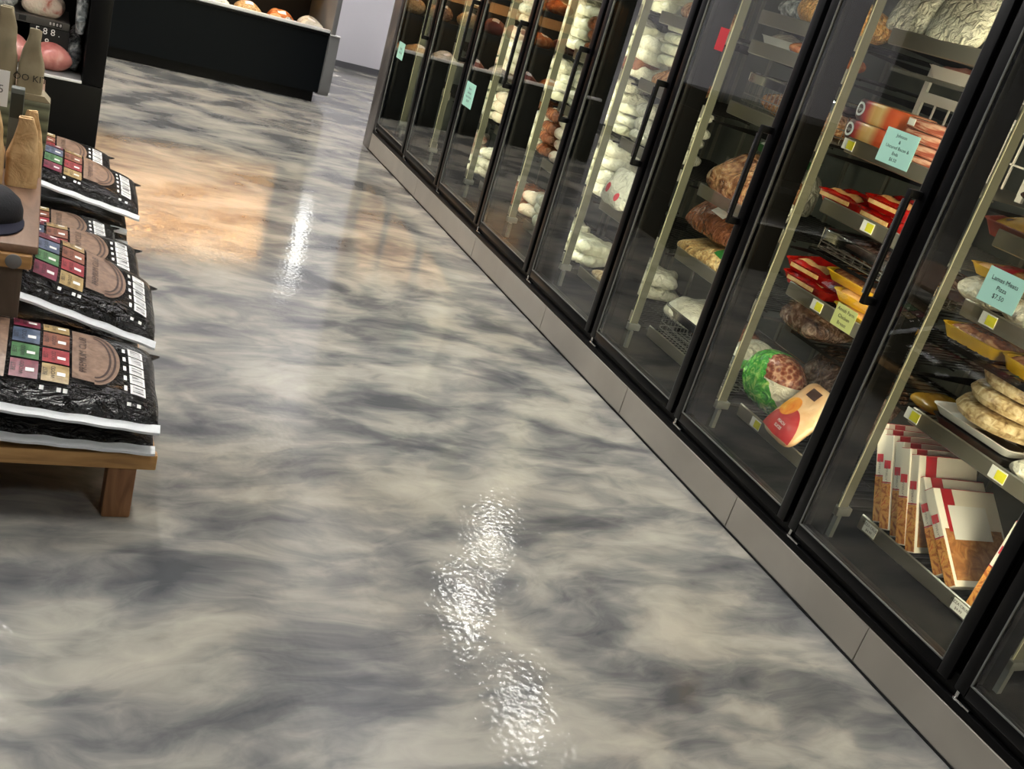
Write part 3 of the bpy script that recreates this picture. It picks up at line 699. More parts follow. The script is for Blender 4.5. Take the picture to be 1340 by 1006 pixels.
# green and brown bagged ball
t = thing('vegetable_bag', 'round bag, half leafy green and half netted brown, on the bottom shelf', 'food pack', (XS + 0.125, 2.990, deckz(7, 0) + 0.122))
m, nt, b = newmat('green_brown_bag')
tc = nt.nodes.new('ShaderNodeTexCoord'); sp = nt.nodes.new('ShaderNodeSeparateXYZ'); nt.links.new(tc.outputs['Object'], sp.inputs[0])
n = ntex(nt, tc.outputs['Object'], 22, 4, 1.5)
lf = ramp(nt, n.outputs['Fac'], [(0.3, (20, 104, 44)), (0.5, (70, 170, 60)), (0.68, (176, 226, 120))])
vo = nt.nodes.new('ShaderNodeTexVoronoi'); vo.inputs['Scale'].default_value = 60; nt.links.new(tc.outputs['Object'], vo.inputs['Vector'])
br = ramp(nt, vo.outputs['Distance'], [(0.1, (96, 40, 26)), (0.5, (140, 74, 50)), (0.8, (196, 150, 120))])
wt = ramp(nt, n.outputs['Fac'], [(0.4, (214, 210, 190)), (0.7, (240, 238, 226))])
a1 = nt.nodes.new('ShaderNodeMath'); a1.operation = 'MULTIPLY_ADD'; a1.inputs[1].default_value = 0.05
nt.links.new(n.outputs['Fac'], a1.inputs[0])
s2 = nt.nodes.new('ShaderNodeMath'); s2.operation = 'MULTIPLY_ADD'; s2.inputs[1].default_value = -0.75
nt.links.new(sp.outputs['Z'], s2.inputs[0]); nt.links.new(sp.outputs['Y'], s2.inputs[2]); nt.links.new(s2.outputs[0], a1.inputs[2])
g1 = nt.nodes.new('ShaderNodeMath'); g1.operation = 'GREATER_THAN'; g1.inputs[1].default_value = -0.060; nt.links.new(a1.outputs[0], g1.inputs[0])
g2 = nt.nodes.new('ShaderNodeMath'); g2.operation = 'GREATER_THAN'; g2.inputs[1].default_value = 0.035; nt.links.new(sp.outputs['Z'], g2.inputs[0])
mA = nt.nodes.new('ShaderNodeMix'); mA.data_type = 'RGBA'; nt.links.new(g2.outputs[0], mA.inputs[0]); nt.links.new(wt, mA.inputs[6]); nt.links.new(br, mA.inputs[7])
mB = nt.nodes.new('ShaderNodeMix'); mB.data_type = 'RGBA'; nt.links.new(g1.outputs[0], mB.inputs[0]); nt.links.new(mA.outputs[2], mB.inputs[6]); nt.links.new(lf, mB.inputs[7])
nt.links.new(mB.outputs[2], b.inputs['Base Color']); b.inputs['Roughness'].default_value = 0.16
add_bump(nt, b, 0.9, 26, 0.02, distort=1.0)
ball = MB()
prof = [(0.001, -0.122)] + [(0.150 * math.sin(PI * k / 14) ** 0.85, -0.122 * math.cos(PI * k / 14)) for k in range(1, 14)] + [(0.001, 0.122)]
ball.lathe(prof, 30, sx=0.75, sy=1.0, noise_amp=0.010)
obj('filled_bag', ball, m, t)
fr_ = MB()
fr_.sheet(lambda a, b_: (-0.02 + 0.03 * b_ * math.cos(9 * a), 0.135 + 0.055 * b_, 0.012 + (a - 0.5) * 0.06 * (0.5 + b_) + 0.006 * math.sin(20 * a)), 16, 4)
obj('bag_tail', fr_.mesh('bag_tail'), 'whitefilm', t, label='gathered clear end of the bag')
# peach pouch in front
mb, top = pillow(0.27, 0.21, 0.05, 0.008, 20.0, 22, 16, 4.0)
t = thing('fruit_pouch', 'peach coloured pouch with a red wave and an orange slice, on the bottom shelf', 'food pack', (XS + 0.062, 2.700, deckz(7, 0) + 0.105), (R(0), R(-54), R(-6)))
obj('pouch', mb.mesh('pouch'), 'peachpack', t)
decal('red_wave', top, ('disc', -0.126, 0.0, 0.125, 0.095, -PI / 2 + 0.05, PI / 2 - 0.05), 'wave_red', t, lift=0.002)
decal('orange_slice', top, ('disc', -0.005, 0.042, 0.046, 0.044), 'slice_orange', t, lift=0.003)
decal('brown_logo', top, (0.065, 0.105, -0.02, 0.045), 'breadlabel', t, lift=0.002)
obj('white_lettering', text_mesh('white_lettering', ['PEACH', 'SLICES'], 0.016, lambda a, b_: (b_ - 0.085, -a - 0.0, top(b_ - 0.085, -a) + 0.004)), 'paint_white', t)
simple('meat_bag', 'long dark film pack behind the green bag on the bottom shelf', 'meat pack', 0.36, 0.50, 0.10, 'darkfilm', (XS + 0.33, y7 - 0.235, deckz(7, 0) + 0.150), (0, R(-56), 0), 0.035, 21.0, 2.5)
simple('meat_bag', 'dark brown film bag lying left under the red trays', 'meat pack', 0.24, 0.24, 0.095, 'darkfilm', (XS + 0.17, 3.045 - 0.10, 0.635), (0, 0, 0), 0.03, 22.0)
# small inner shelf it lies on
t = thing('inner_shelf', 'short black wire shelf low in the third nearest door carrying a dark bag', 'shelf', (XS + 0.10, y7 - P / 2, 0.615))
d_ = MB()
for k in range(17): d_.box(0, 0.42, -0.34 + k * 0.0425, -0.336 + k * 0.0425, 0.012, 0.016)
d_.box(0, 0.008, -0.345, 0.345, 0.0, 0.012); d_.box(0.42, 0.428, -0.345, 0.345, 0.0, 0.012)
obj('wire_deck', d_.mesh('wire_deck', False), 'wire', t)
def red_pack(label, loc, rot, L=0.24, W=0.26):
    t = thing('meat_tray', label, 'meat tray', loc, rot, 'red wrapped trays')
    d = tray_meshes(L, W, 0.042, None)
    obj('tray', d['tray'], 'trayred', t); obj('film_lid', d['food'], 'trayred', t, (0, 0, 0.004))
    decal('cream_label', d['top'], (-L / 2 + 0.035, -L / 2 + 0.068, -0.08, 0.08), 'chicken', t, lift=0.0065)
    obj('side_label', MB().box(-L / 2 - 0.0012, -L / 2 + 0.003, -0.075, 0.075, 0.022, 0.036).mesh('side_label', False), 'chicken', t)
    return t
dz = deckz(7, 1)
red_pack('red wrapped tray on the second shelf, lower left of a pile', (XS + 0.135, 2.955, dz), (0, R(-3), 0.05))
red_pack('red wrapped tray on the second shelf, upper left of a pile', (XS + 0.14, 2.97, dz + 0.052), (0, R(-5), 0.1))
tray('yellow foam tray of chicken, lower right beside the red trays', (XS + 0.12, 2.625, dz), (0, R(-4), -0.08), 0.23, 0.26, 0.038, 'trayyellow', 'chicken')
tray('yellow foam tray of chicken, middle of the pile above the yellow note', (XS + 0.125, 2.655, dz + 0.05), (0, R(-5), 0.1), 0.23, 0.26, 0.038, 'trayyellow', 'chicken')
tray('yellow foam tray of chicken topmost in the pile beside the red trays', (XS + 0.13, 2.715, dz + 0.100), (0, R(-6), 0.02), 0.23, 0.30, 0.036, 'trayyellow', 'brownpasta')
dz = deckz(7, 2)
red_pack('red wrapped tray alone at the left of the third shelf', (XS + 0.135, 2.965, dz), (0, R(-2), 0.1), 0.24, 0.22)
red_pack('red wrapped tray with a cream label at the right of the third shelf, lower', (XS + 0.13, 2.715, dz), (0, R(-3), -0.05), 0.24, 0.25)
red_pack('red wrapped tray at the right of the third shelf, upper', (XS + 0.135, 2.71, dz + 0.052), (0, R(-4), 0.03), 0.24, 0.25)
basket('dark low wire basket of brown packs under the third shelf rail', y7 - 0.36, 0.955 + 0.02, 0.60, 0.075, 12)
simple('meat_bag', 'brown packs lying in the dark low wire basket', 'meat pack', 0.32, 0.50, 0.08, 'darkfilm', (XS + 0.22, y7 - 0.36, 0.985), (0, 0, 0), 0.02, 23.0)
t = thing('inner_shelf', 'black wire shelf under the dark low basket, third nearest door', 'shelf', (XS + 0.02, y7 - P / 2, 0.951))
d_ = MB()
for k in range(17): d_.box(0, 0.5, -0.34 + k * 0.0425, -0.336 + k * 0.0425, 0.012, 0.016)
d_.box(0, 0.008, -0.345, 0.345, 0.0, 0.012); d_.box(0.5, 0.508, -0.345, 0.345, 0.0, 0.012)
obj('wire_deck', d_.mesh('wire_deck', False), 'wire', t)
# oval wrapped hams
dz = deckz(7, 3)
def ham(label, loc):
    t = thing('wrapped_ham', label, 'meat pack', loc, (0, 0, 0), 'oval wrapped hams')
    pts = []
    for k in range(40):
        a = 2 * PI * k / 40; ca, sa = math.cos(a), math.sin(a)
        pts.append((0.10 * math.copysign(abs(ca) ** 0.7, ca), 0.155 * math.copysign(abs(sa) ** 0.7, sa)))
    b = MB(); rings = []
    for z, s in ((0, 0.93), (0.008, 0.985), (0.02, 1.0), (0.055, 1.0), (0.067, 0.985), (0.075, 0.93)):
        rings.append([b.b.verts.new((x * s, y * s, z)) for x, y in pts])
    for A, B in zip(rings, rings[1:]):
        for k in range(40): b.b.faces.new((A[k], A[(k + 1) % 40], B[(k + 1) % 40], B[k]))
    b.b.faces.new(rings[0][::-1]); b.b.faces.new(rings[-1])
    obj('wrap', b, 'ham', t)
    def side(y, z):
        # point on the front face near the dark end
        v = min(1, abs(y) / 0.155); x = -0.10 * (1 - v ** (2 / 0.7)) ** 0.35
        return x - 0.0025
    e = MB().sheet(lambda a, q: (lambda yy, zz: (side(yy, zz), yy, zz))(0.092 + (0.020 + 0.011 * q * 0 + 0.012 * q) * math.cos(2 * PI * a), 0.039 + (0.017 + 0.008 * q) * math.sin(2 * PI * a)), 28, 1)
    obj('logo_ring', e.mesh('logo_ring'), 'paint_white', t)
    obj('logo_lettering', text_mesh('logo_lettering', ['Sugar'], 0.017, lambda a, b_: (side(0.092 - a, 0.04 + b_), 0.092 - a, 0.039 + b_)), 'paint_white', t)
    return t
ham('oval wrapped ham with a ringed logo, lower of two', (XS + 0.115, 2.935, dz))
ham('oval wrapped ham with a ringed logo, upper of two', (XS + 0.125, 2.930, dz + 0.077))
for k in range(4):
    t = thing('bacon_pack', 'flat pack of sliced bacon, %s of four stacked right of the hams' % ['lowest', 'second', 'third', 'topmost'][k], 'meat pack', (XS + 0.12, 2.645 + 0.01 * (k % 2), dz + k * 0.038), (0, 0, 0.04 * (-1) ** k), 'bacon packs')
    obj('wrapper', MB().box(-0.11, 0.11, -0.105, 0.105, 0, 0.036, 0.008).mesh('wrapper'), 'bacon', t)
    if k == 3: obj('white_sticker', MB().box(-0.1115, -0.1095, 0.062, 0.095, 0.008, 0.030).mesh('white_sticker', False), 'paint_white', t)
# white frame in the back of the upper part
t = thing('display_stand', 'white wire stand standing on the fourth shelf behind the hams', 'shelf', (XS + 0.22, y7 - P / 2 + 0.03, deckz(7, 3)))
w_ = MB()
for y in (-0.30, -0.06, 0.02, 0.28): w_.box(-0.006, 0.006, y - 0.012, y + 0.012, 0, 0.33)
w_.box(-0.008, 0.008, -0.31, -0.05, 0.20, 0.235); w_.box(-0.008, 0.008, 0.02, 0.29, 0.20, 0.235)
for k in range(9): w_.box(-0.003, 0.003, -0.29 + k * 0.07, -0.284 + k * 0.07, 0.02, 0.2)
w_.box(-0.003, 0.003, -0.30, 0.28, 0.1, 0.106)
obj('frame', w_.mesh('frame', False), 'white', t)
# upper shelf of clear white pouches
dz = deckz(7, 4)
for k, (yy, ww, lab) in enumerate([(2.95, 0.20, 'milky pouch with a gathered middle on the highest shelf, left'), (2.725, 0.26, 'wide milky pouch on the highest shelf, third nearest door')]):
    simple('food_bag', lab, 'food pack', 0.19, ww, 0.05, 'whitefilm', (XS + 0.06, yy, dz + 0.085), (0, R(-72), 0), 0.012, 30.0 + k)
tray('pink meat pack hanging low under the highest rail, third nearest door', (XS + 0.22, 2.70, 1.655), (0, 0, 0), 0.24, 0.36, 0.04, 'white', 'pinkmeat')
t = thing('inner_shelf', 'grey wire shelf with a pink meat pack, high in the third nearest door', 'shelf', (XS + 0.06, y7 - P / 2, 1.638))
d_ = MB()
for k in range(17): d_.box(0, 0.46, -0.34 + k * 0.0425, -0.336 + k * 0.0425, 0.012, 0.016)
d_.box(0, 0.008, -0.345, 0.345, 0.0, 0.012); d_.box(0.46, 0.468, -0.345, 0.345, 0.0, 0.012)
obj('wire_deck', d_.mesh('wire_deck', False), 'wire_grey', t)

# ------------------------------------------------------------------ bay 8 : flatbread cartons, rings, trays
y8 = YM(8)
BT, BD, BH = 0.038, 0.27, 0.318
bm_ = {}
bm_['carton'] = MB().box(0, BD, -BT / 2, BT / 2, 0, BH, 0.002, 1).mesh('carton')
bm_['spine_picture'] = MB().box(-0.0010, 0.0005, -BT / 2 + 0.001, BT / 2 - 0.001, 0.004, 0.155).mesh('spine_picture', False)
bm_['spine_stripe'] = MB().box(-0.0012, 0.0005, -BT / 2 + 0.001, BT / 2 - 0.001, 0.156, 0.160).mesh('spine_stripe', False)
bm_['spine_logo'] = MB().box(-0.0012, 0.0005, -BT / 2 + 0.006, BT / 2 - 0.006, 0.205, 0.232).mesh('spine_logo', False)
bm_['top_edge'] = MB().box(0.001, BD - 0.001, -BT / 2 + 0.001, BT / 2 - 0.001, BH - 0.001, BH + 0.0008).mesh('top_edge', False)
bm_['cover_picture'] = MB().box(0.012, BD - 0.012, -BT / 2 - 0.0008, -BT / 2 + 0.001, 0.02, 0.185).mesh('cover_picture', False)
bm_['cover_ribbon'] = MB().box(0.03, 0.078, -BT / 2 - 0.0012, -BT / 2 + 0.001, 0.175, BH - 0.002).mesh('cover_ribbon', False)
bm_['spine_lettering'] = text_mesh('spine_lettering', ['FLATBREAD'], 0.012, lambda a, b_: (-0.0015, b_, a + 0.255 - 0.07))
def carton(label, loc, rot, x=True):
    t = thing('flatbread_carton', label, 'carton', loc, rot, 'upright flatbread cartons')
    obj('carton', bm_['carton'], 'carton', t)
    obj('spine_picture', bm_['spine_picture'], 'pizza', t); obj('spine_stripe', bm_['spine_stripe'], 'cartonred', t)
    obj('spine_logo', bm_['spine_logo'], 'logo_red', t); obj('spine_lettering', bm_['spine_lettering'], 'txtgrey', t)
    obj('top_edge', bm_['top_edge'], 'cartonred', t); obj('cover_picture', bm_['cover_picture'], 'crustpic', t)
    obj('cover_ribbon', bm_['cover_ribbon'], 'cartonred', t)
    return t
dz = deckz(8, 0)
c0 = None
ys = [2.215, 2.170, 2.126, 2.082, 2.038, 1.994]
xs = [0.075, 0.030, 0.022, 0.030, 0.016, 0.018]
hz = ['first', 'second', 'third', 'fourth', 'fifth', 'sixth']
def leaning(y, ang, xx, lab, rz=-3):
    # stands on its lower near edge, the top leaning away towards +Y
    return dup(c0, (XS + xx, y, dz + BT / 2 * math.sin(abs(ang)) + 0.001), (ang, 0, R(rz)), lab)
for k, (yy, xx) in enumerate(zip(ys, xs)):
    lab = 'white and red flatbread carton in the left row, %s from the left' % hz[k]
    if c0 is None: c0 = carton(lab, (XS + xx, yy, dz + BT / 2 * math.sin(R(26)) + 0.001), (R(-26), 0, 0))
    else: leaning(yy, R(-27 + 0.6 * (-1) ** k), xx, lab, 1.0 * (-1) ** k)
# leaning ones
leaning(1.862, R(-47), 0.016, 'flatbread carton leaning steeply on the upright row, left of two')
l2 = leaning(1.800, R(-49), 0.010, 'flatbread carton leaning steeply, right of two, a blank label on its cover')
obj('blank_label', MB().box(0.045, 0.21, -BT / 2 - 0.0018, -BT / 2, 0.15, 0.262).mesh('blank_label', False), 'paint_white', l2, label='blank pale sticker')
dup(c0, (XS + 0.004, 1.712, dz), (R(3), 0, R(2)), 'flatbread carton standing alone at the right, nearest the door edge')
# coil packs
dz = deckz(8, 1)
t = thing('display_tray', 'white shallow tray under the pale round packs', 'tray', (XS + 0.17, 2.005, dz + 0.033))
d = tray_meshes(0.32, 0.34, 0.028, None); obj('tray', d['tray'], 'white', t)
tray('black foam tray under the white tray of round packs', (XS + 0.17, 2.005, dz), (0, 0, 0), 0.30, 0.33, 0.028, 'trayblack', 'trayblack')
prof = [(0.02, 0.004), (0.11, 0.0), (0.150, 0.012), (0.163, 0.032), (0.150, 0.054), (0.12, 0.064), (0.08, 0.060), (0.06, 0.052), (0.02, 0.050)]
for k in range(3):
    t = thing('round_pack', 'pale floury round pack, %s of three stacked on a white tray' % ['lowest', 'middle', 'topmost'][k], 'food pack', (XS + 0.16 + 0.006 * k, 1.995 - 0.016 * k, dz + 0.064 + k * 0.0625), (0, R(-2 if k == 2 else 0), 0.3 * k), 'pale round packs')
    obj('loaf', MB().lathe(prof, 40, noise_amp=0.005, seed=k * 3.0), 'bread', t)
    if k == 2:
        obj('dark_label', MB().lathe([(0.001, 0.0), (0.072, 0.0), (0.074, 0.004), (0.001, 0.005)], 32, (0, 0, 0.0555), 1.0, 1.0), 'breadlabel', t, label='dark brown round label')
        obj('label_lettering', text_mesh('label_lettering', ['RING'], 0.032, lambda a, b_: (b_ - 0.025, -a, 0.0615)), 'bread', t)
simple('food_bag', 'pale round food in film at the bottom right of the second shelf', 'food pack', 0.2, 0.2, 0.06, 'whitefilm', (XS + 0.11, 1.74, dz), (0, 0, 0), 0.015, 40.0)
simple('food_bag', 'small olive brown pack beside the white tray', 'food pack', 0.2, 0.12, 0.05, 'ochre', (XS + 0.14, 2.235, dz), (0, 0, 0), 0.01, 41.0)
# yellow trays on a black inner shelf
t = thing('inner_shelf', 'black wire shelf under the yellow trays in the second nearest door', 'shelf', (XS + 0.01, y8 - P / 2, 0.914))
d_ = MB()
for k in range(17): d_.box(0, 0.5, -0.34 + k * 0.0425, -0.336 + k * 0.0425, 0.012, 0.016)
d_.box(0, 0.008, -0.345, 0.345, -0.008, 0.012); d_.box(0.5, 0.508, -0.345, 0.345, 0.0, 0.012)
obj('wire_deck', d_.mesh('wire_deck', False), 'wire', t)
tray('yellow foam tray of brown meat slices under film, left of two on the black shelf', (XS + 0.14, 2.17, 0.9275), (0, 0, 0.05), 0.24, 0.24, 0.042, 'trayyellow', 'brownpasta')
tray('yellow foam tray of brown meat slices, right of two on the black shelf', (XS + 0.14, 1.925, 0.9275), (0, 0, -0.05), 0.24, 0.22, 0.042, 'trayyellow', 'brownpasta')
tray('black foam tray hidden behind the left yellow tray', (XS + 0.38, 2.17, 0.9275), (0, 0, 0), 0.2, 0.24, 0.05, 'trayblack', 'brownmeat')
dz = deckz(8, 2)
simple('food_bag', 'white film pack at the left of the third shelf, second nearest door', 'food pack', 0.2, 0.17, 0.085, 'whitefilm', (XS + 0.13, 2.225, dz), (0, 0, 0), 0.02, 42.0)
simple('food_bag', 'white film pack behind the mint note of the second nearest door', 'food pack', 0.2, 0.2, 0.085, 'whitefilm', (XS + 0.13, 2.03, dz), (0, 0, 0), 0.02, 43.0)
tray('yellow tray with a red band on top of white packs, second nearest door', (XS + 0.13, 2.19, dz + 0.088), (0, 0, 0.1), 0.2, 0.22, 0.032, 'trayyellow', 'chicken', lab=[('red_band', (-0.085, 0.085, -0.035, 0.035), 'cartonred')])
dz = deckz(8, 3)
tray('ochre pack with brown heart marks in a dusty red tray, fourth shelf', (XS + 0.15, 2.13, dz), (0, R(-10), 0), 0.26, 0.36, 0.05, 'rosepack', 'ochre', lab=[('brown_mark', ('disc', -0.04, 0.02, 0.022, 0.022), 'breadlabel'), ('brown_mark', ('disc', -0.08, 0.11, 0.011, 0.011), 'breadlabel'), ('brown_mark', ('disc', -0.09, -0.04, 0.012, 0.012), 'breadlabel')])
simple('food_bag', 'dark film strip packs above the ochre pack, second nearest door', 'food pack', 0.24, 0.34, 0.05, 'darkfilm', (XS + 0.16, 2.09, dz + 0.105), (0, 0, 0), 0.012, 44.0)
simple('food_bag', 'orange and cream food in film above the dark packs', 'food pack', 0.24, 0.30, 0.11, 'noodle', (XS + 0.18, 2.06, dz + 0.175), (0, R(-20), 0), 0.02, 45.0)

# bay 9 (only a sliver shows)
simple('food_bag', 'brown food bag on the bottom shelf of the nearest freezer door', 'food pack', 0.26, 0.3, 0.1, 'tanmeat', (XS + 0.15, YM(9) - 0.25, deckz(9, 0)), (0, 0, 0), 0.02, 50.0)
# bay 1: a little stock
for s_ in range(2):
    put_pack(0, XS + 0.15, YM(1) - 0.55, deckz(1, 3) + s_ * 0.062, (0, 0, 0.1), 'white paper pack, %s of two on the fourth shelf, farthest freezer door' % ['lower', 'upper'][s_])

# ------------------------------------------------------------------ pellet display on the left
BX1 = 0.392
bench = thing('low_bench', 'low rustic wooden bench carrying the stacked black pellet bags', 'bench', (0, 0, 0))
for k in range(12):
    obj('top_plank', MB().box(-0.62, BX1 - 0.004, 2.48 + k * 0.20, 2.48 + k * 0.20 + 0.194, 0.165, 0.198, 0.004).mesh('top_plank'), 'wood', bench)
obj('front_rail', MB().box(-0.64, BX1, 2.452, 2.4785, 0.153, 0.199, 0.004).mesh('front_rail'), 'wood', bench)
for x in (-0.6, 0.274):
    for y in (2.456, 3.6, 4.80): obj('leg', MB().box(x, x + 0.072, y, y + 0.075, 0, 0.1525 if y < 2.5 else 0.1645, 0.005).mesh('leg'), 'wood_leg', bench)

def bag_proto(L, W, H, H2, seed, label, loc, rot):
    mb, top = pillow(L, W, H, 0.006, seed, 30, 22, 4.5, H2, 7.0, 0.015)
    t = thing('pellet_bag', label, 'bag', loc, rot, 'stacked black pellet bags')
    film = obj('bag_film', mb.mesh('bag_film'), 'bagfilm', t)
    # white heat sealed edge along the front long side
    zs = lambda x: (H2 + (H - H2) * (x / L + 0.5)) * 0.42
    s_ = MB()
    s_.sheet(lambda a, b: ((a - 0.5) * L * 1.0, -W / 2 + 0.004 - 0.024 * b, zs((a - 0.5) * L) + 0.004 - 0.010 * b + 0.0010 * math.sin(a * 37 + seed)), 40, 2)
    s_.sheet(lambda a, b: ((a - 0.5) * L * 1.0, -W / 2 + 0.004 - 0.024 * b, zs((a - 0.5) * L) - 0.003 - 0.010 * b + 0.0010 * math.sin(a * 37 + seed)), 40, 2)
    s_.sheet(lambda a, b: ((a - 0.5) * L * 1.0, -W / 2 - 0.020, zs((a - 0.5) * L) - 0.006 - 0.007 * b + 0.0010 * math.sin(a * 37 + seed)), 40, 1)
    obj('seam_strip', s_.mesh('seam_strip'), 'seam', t, label='white sealed edge')
    cn = MB()
    cn.prism([(L / 2 - 0.03, W / 2 - 0.07), (L / 2 + 0.022, W / 2 - 0.012), (L / 2 - 0.03, W / 2 - 0.005)], zs(L / 2) - 0.001, zs(L / 2) + 0.004, 'Z')
    obj('corner_ear', cn.mesh('corner_ear', False), 'bagfilm', t)
    if not PRINT: return t
    # barcode labels near the right end, five in a row along the width
    E_ = L / 2
    for k in range(5):
        y0 = -0.128 + k * 0.048
        decal('barcode_label', top, (E_ - 0.082, E_ - 0.042, y0, y0 + 0.042), 'paint_white', t, 3, 0.0022)
        decal('barcode', top, (E_ - 0.076, E_ - 0.048, y0 + 0.006, y0 + 0.036), 'bar', t, 3, 0.0034)
        decal('white_mark', top, (E_ - 0.098, E_ - 0.090, y0 + 0.008, y0 + 0.030), 'paint_white', t, 2, 0.0022)
    for k, xx in enumerate((E_ - 0.30, E_ - 0.26, E_ - 0.245, E_ - 0.09, E_ - 0.065)):
        decal('white_mark', top, (xx, xx + 0.010, -0.170, -0.160), 'paint_white', t, 2, 0.0022)
    # shield
    cx = E_ - 0.172
    decal('shield_border', top, ('disc', cx, 0.01, 0.066, 0.132, -PI / 2, PI / 2), 'p_brown', t, lift=0.0016)
    decal('shield_line', top, ('ring', cx, 0.01, 0.057, 0.122, 0.006, -PI / 2, PI / 2), 'p_brown_dark', t, lift=0.0026)
    decal('shield_line', top, ('ring', cx, 0.01, 0.044, 0.106, 0.006, -PI / 2, PI / 2), 'p_brown_dark', t, lift=0.0026)
    decal('shield_panel', top, (cx - 0.055, cx + 0.004, -0.116, 0.138), 'p_brown', t, 8, 0.0018)
    obj('shield_lettering', text_mesh('shield_lettering', ['PREMIUM CLUB'], 0.027, lambda a, b_: (cx - 0.028 - b_, a + 0.010, top(cx - 0.028 - b_, a + 0.010) + 0.0032)), 'p_brown_dark', t)
    # coloured squares, two columns
    cols = [['p_maroon', 'p_green', 'p_blue', 'p_maroon'], ['p_tan', 'p_red', 'p_rust', 'p_tan']]
    for ci in range(2):
        for ri in range(4):
            x0 = E_ - 0.372 + ci * 0.073; y0 = -0.146 + ri * 0.081
            decal('colour_square', top, (x0, x0 + 0.065, y0, y0 + 0.072), cols[ci][ri], t, 5, 0.0018)
            decal('white_mark', top, (x0 + 0.036, x0 + 0.056, y0 + 0.022, y0 + 0.036), 'paint_white', t, 2, 0.0030)
            obj('square_print', text_mesh('square_print', ['BEST', 'WOOD'], 0.015, lambda a, b_: (x0 + 0.018 - b_, a + y0 + 0.034, top(x0 + 0.018 - b_, a + y0 + 0.034) + 0.0032)), 'ink', t)
    # brown title panel
    x0 = E_ - 0.482
    decal('title_panel', top, (x0, x0 + 0.100, -0.152, 0.165), 'p_brown', t, 8, 0.0018)
    obj('title_lettering', text_mesh('title_lettering', ['WOODPELLETS'], 0.044, lambda a, b_: (x0 + 0.064 - b_, a, top(x0 + 0.064 - b_, a) + 0.0032)), 'p_brown_dark', t)
    return t
PRINT = True
BW, BLN = 0.385, 0.57
BIG = 0.22
def stack(y, zs_, first_label_fmt, seed, angs, hs, xr):
    pass
ROW = ['nearest', 'second nearest', 'middle', 'fourth nearest', 'farthest']
# (stack y centre, list of (z at right end, tilt about Y deg, H right, H left, right end x))
stacks = [
    (2.645, [(0.199, 2.0, 0.052, 0.075, 0.380), (0.246, 5.0, 0.100, 0.115, 0.382)]),
    (3.060, [(0.199, 1.0, 0.060, 0.075, 0.36), (0.258, 7.0, 0.048, 0.080, 0.360), (0.305, 16.0, 0.085, 0.10, 0.392)]),
    (3.465, [(0.199, 1.0, 0.050, 0.06, 0.37), (0.248, 2.0, 0.040, 0.05, 0.365), (0.286, 5.0, 0.080, 0.085, 0.385)]),
    (3.860, [(0.199, 1.0, 0.050, 0.055, 0.35), (0.247, 3.0, 0.072, 0.076, 0.338)]),
    (4.255, [(0.199, 1.0, 0.050, 0.06, 0.40), (0.249, 5.0, 0.045, 0.060, 0.39), (0.298, 12.0, 0.075, 0.085, 0.425)]),
    (4.660, [(0.199, 1.0, 0.050, 0.06, 0.35), (0.249, 3.0, 0.040, 0.05, 0.345), (0.286, 6.0, 0.070, 0.085, 0.345)]),
]
ROW = ['nearest', 'second nearest', 'third nearest', 'fourth nearest', 'fifth nearest', 'farthest']
BP = {}
for si, (yc, bl) in enumerate(stacks):
    for k, (z, ang, h, h2, xr) in enumerate(bl):
        topmost = k == len(bl) - 1
        pos = 'topmost' if topmost else ('lowest' if k == 0 else 'middle')
        lab = ('black pellet bag with coloured squares, topmost of the %s stack' % ROW[si]) if topmost else 'black pellet bag, %s of the %s stack, white edge showing' % (pos, ROW[si])
        a = R(ang); L = BLN
        # right end fixed at (xr, z): centre sits L/2 to the left along the tilted base
        cx = xr - L / 2 * math.cos(a); cz = z + L / 2 * math.sin(a)
        PRINT = topmost
        if topmost or (False, h) not in BP:
            o = bag_proto(L, BW, h, h2, 1.0 + si * 2.3 + k, lab, (cx, yc, cz + (0.012 if topmost and si != 3 else 0)), (R([4.5, 4.5, 2.0, 0.0, 3.0, 3.0][si]) if topmost else 0, a, 0))
            if not topmost: BP[(False, h)] = o
        else: dup(BP[(False, h)], (cx, yc, cz), (0, a, 0), lab)

# upper table on a post
ut = thing('upper_table', 'brown wooden table top on a weathered post above the pellet bags', 'table', (0, 0, 0))
obj('table_top', MB().box(-0.75, 0.062, 2.815, 4.95, 0.575, 0.600, 0.006).mesh('table_top'), 'wood_brown', ut)
obj('front_beam', MB().box(-0.75, 0.050, 2.803, 2.862, 0.535, 0.5745, 0.006).mesh('front_beam'), 'wood', ut)
obj('bolt', MB().lathe([(0.001, 0), (0.020, 0.0), (0.020, 0.003), (0.014, 0.006), (0.001, 0.007)], 20).mesh('bolt'), 'grey_plastic', ut, (0.006, 2.803, 0.556), (R(90), 0, 0), label='round grey bolt head')
obj('post', MB().box(-0.055, 0.030, 2.822, 2.858, 0.2, 0.5345, 0.004).mesh('post'), 'wood_grey', ut)
obj('post', MB().box(-0.72, -0.635, 4.6, 4.68, 0.0, 0.5745, 0.004).mesh('post'), 'wood_grey', ut)
obj('post', MB().box(-0.72, -0.635, 2.822, 2.858, 0.0, 0.5345, 0.004).mesh('post'), 'wood_grey', ut)
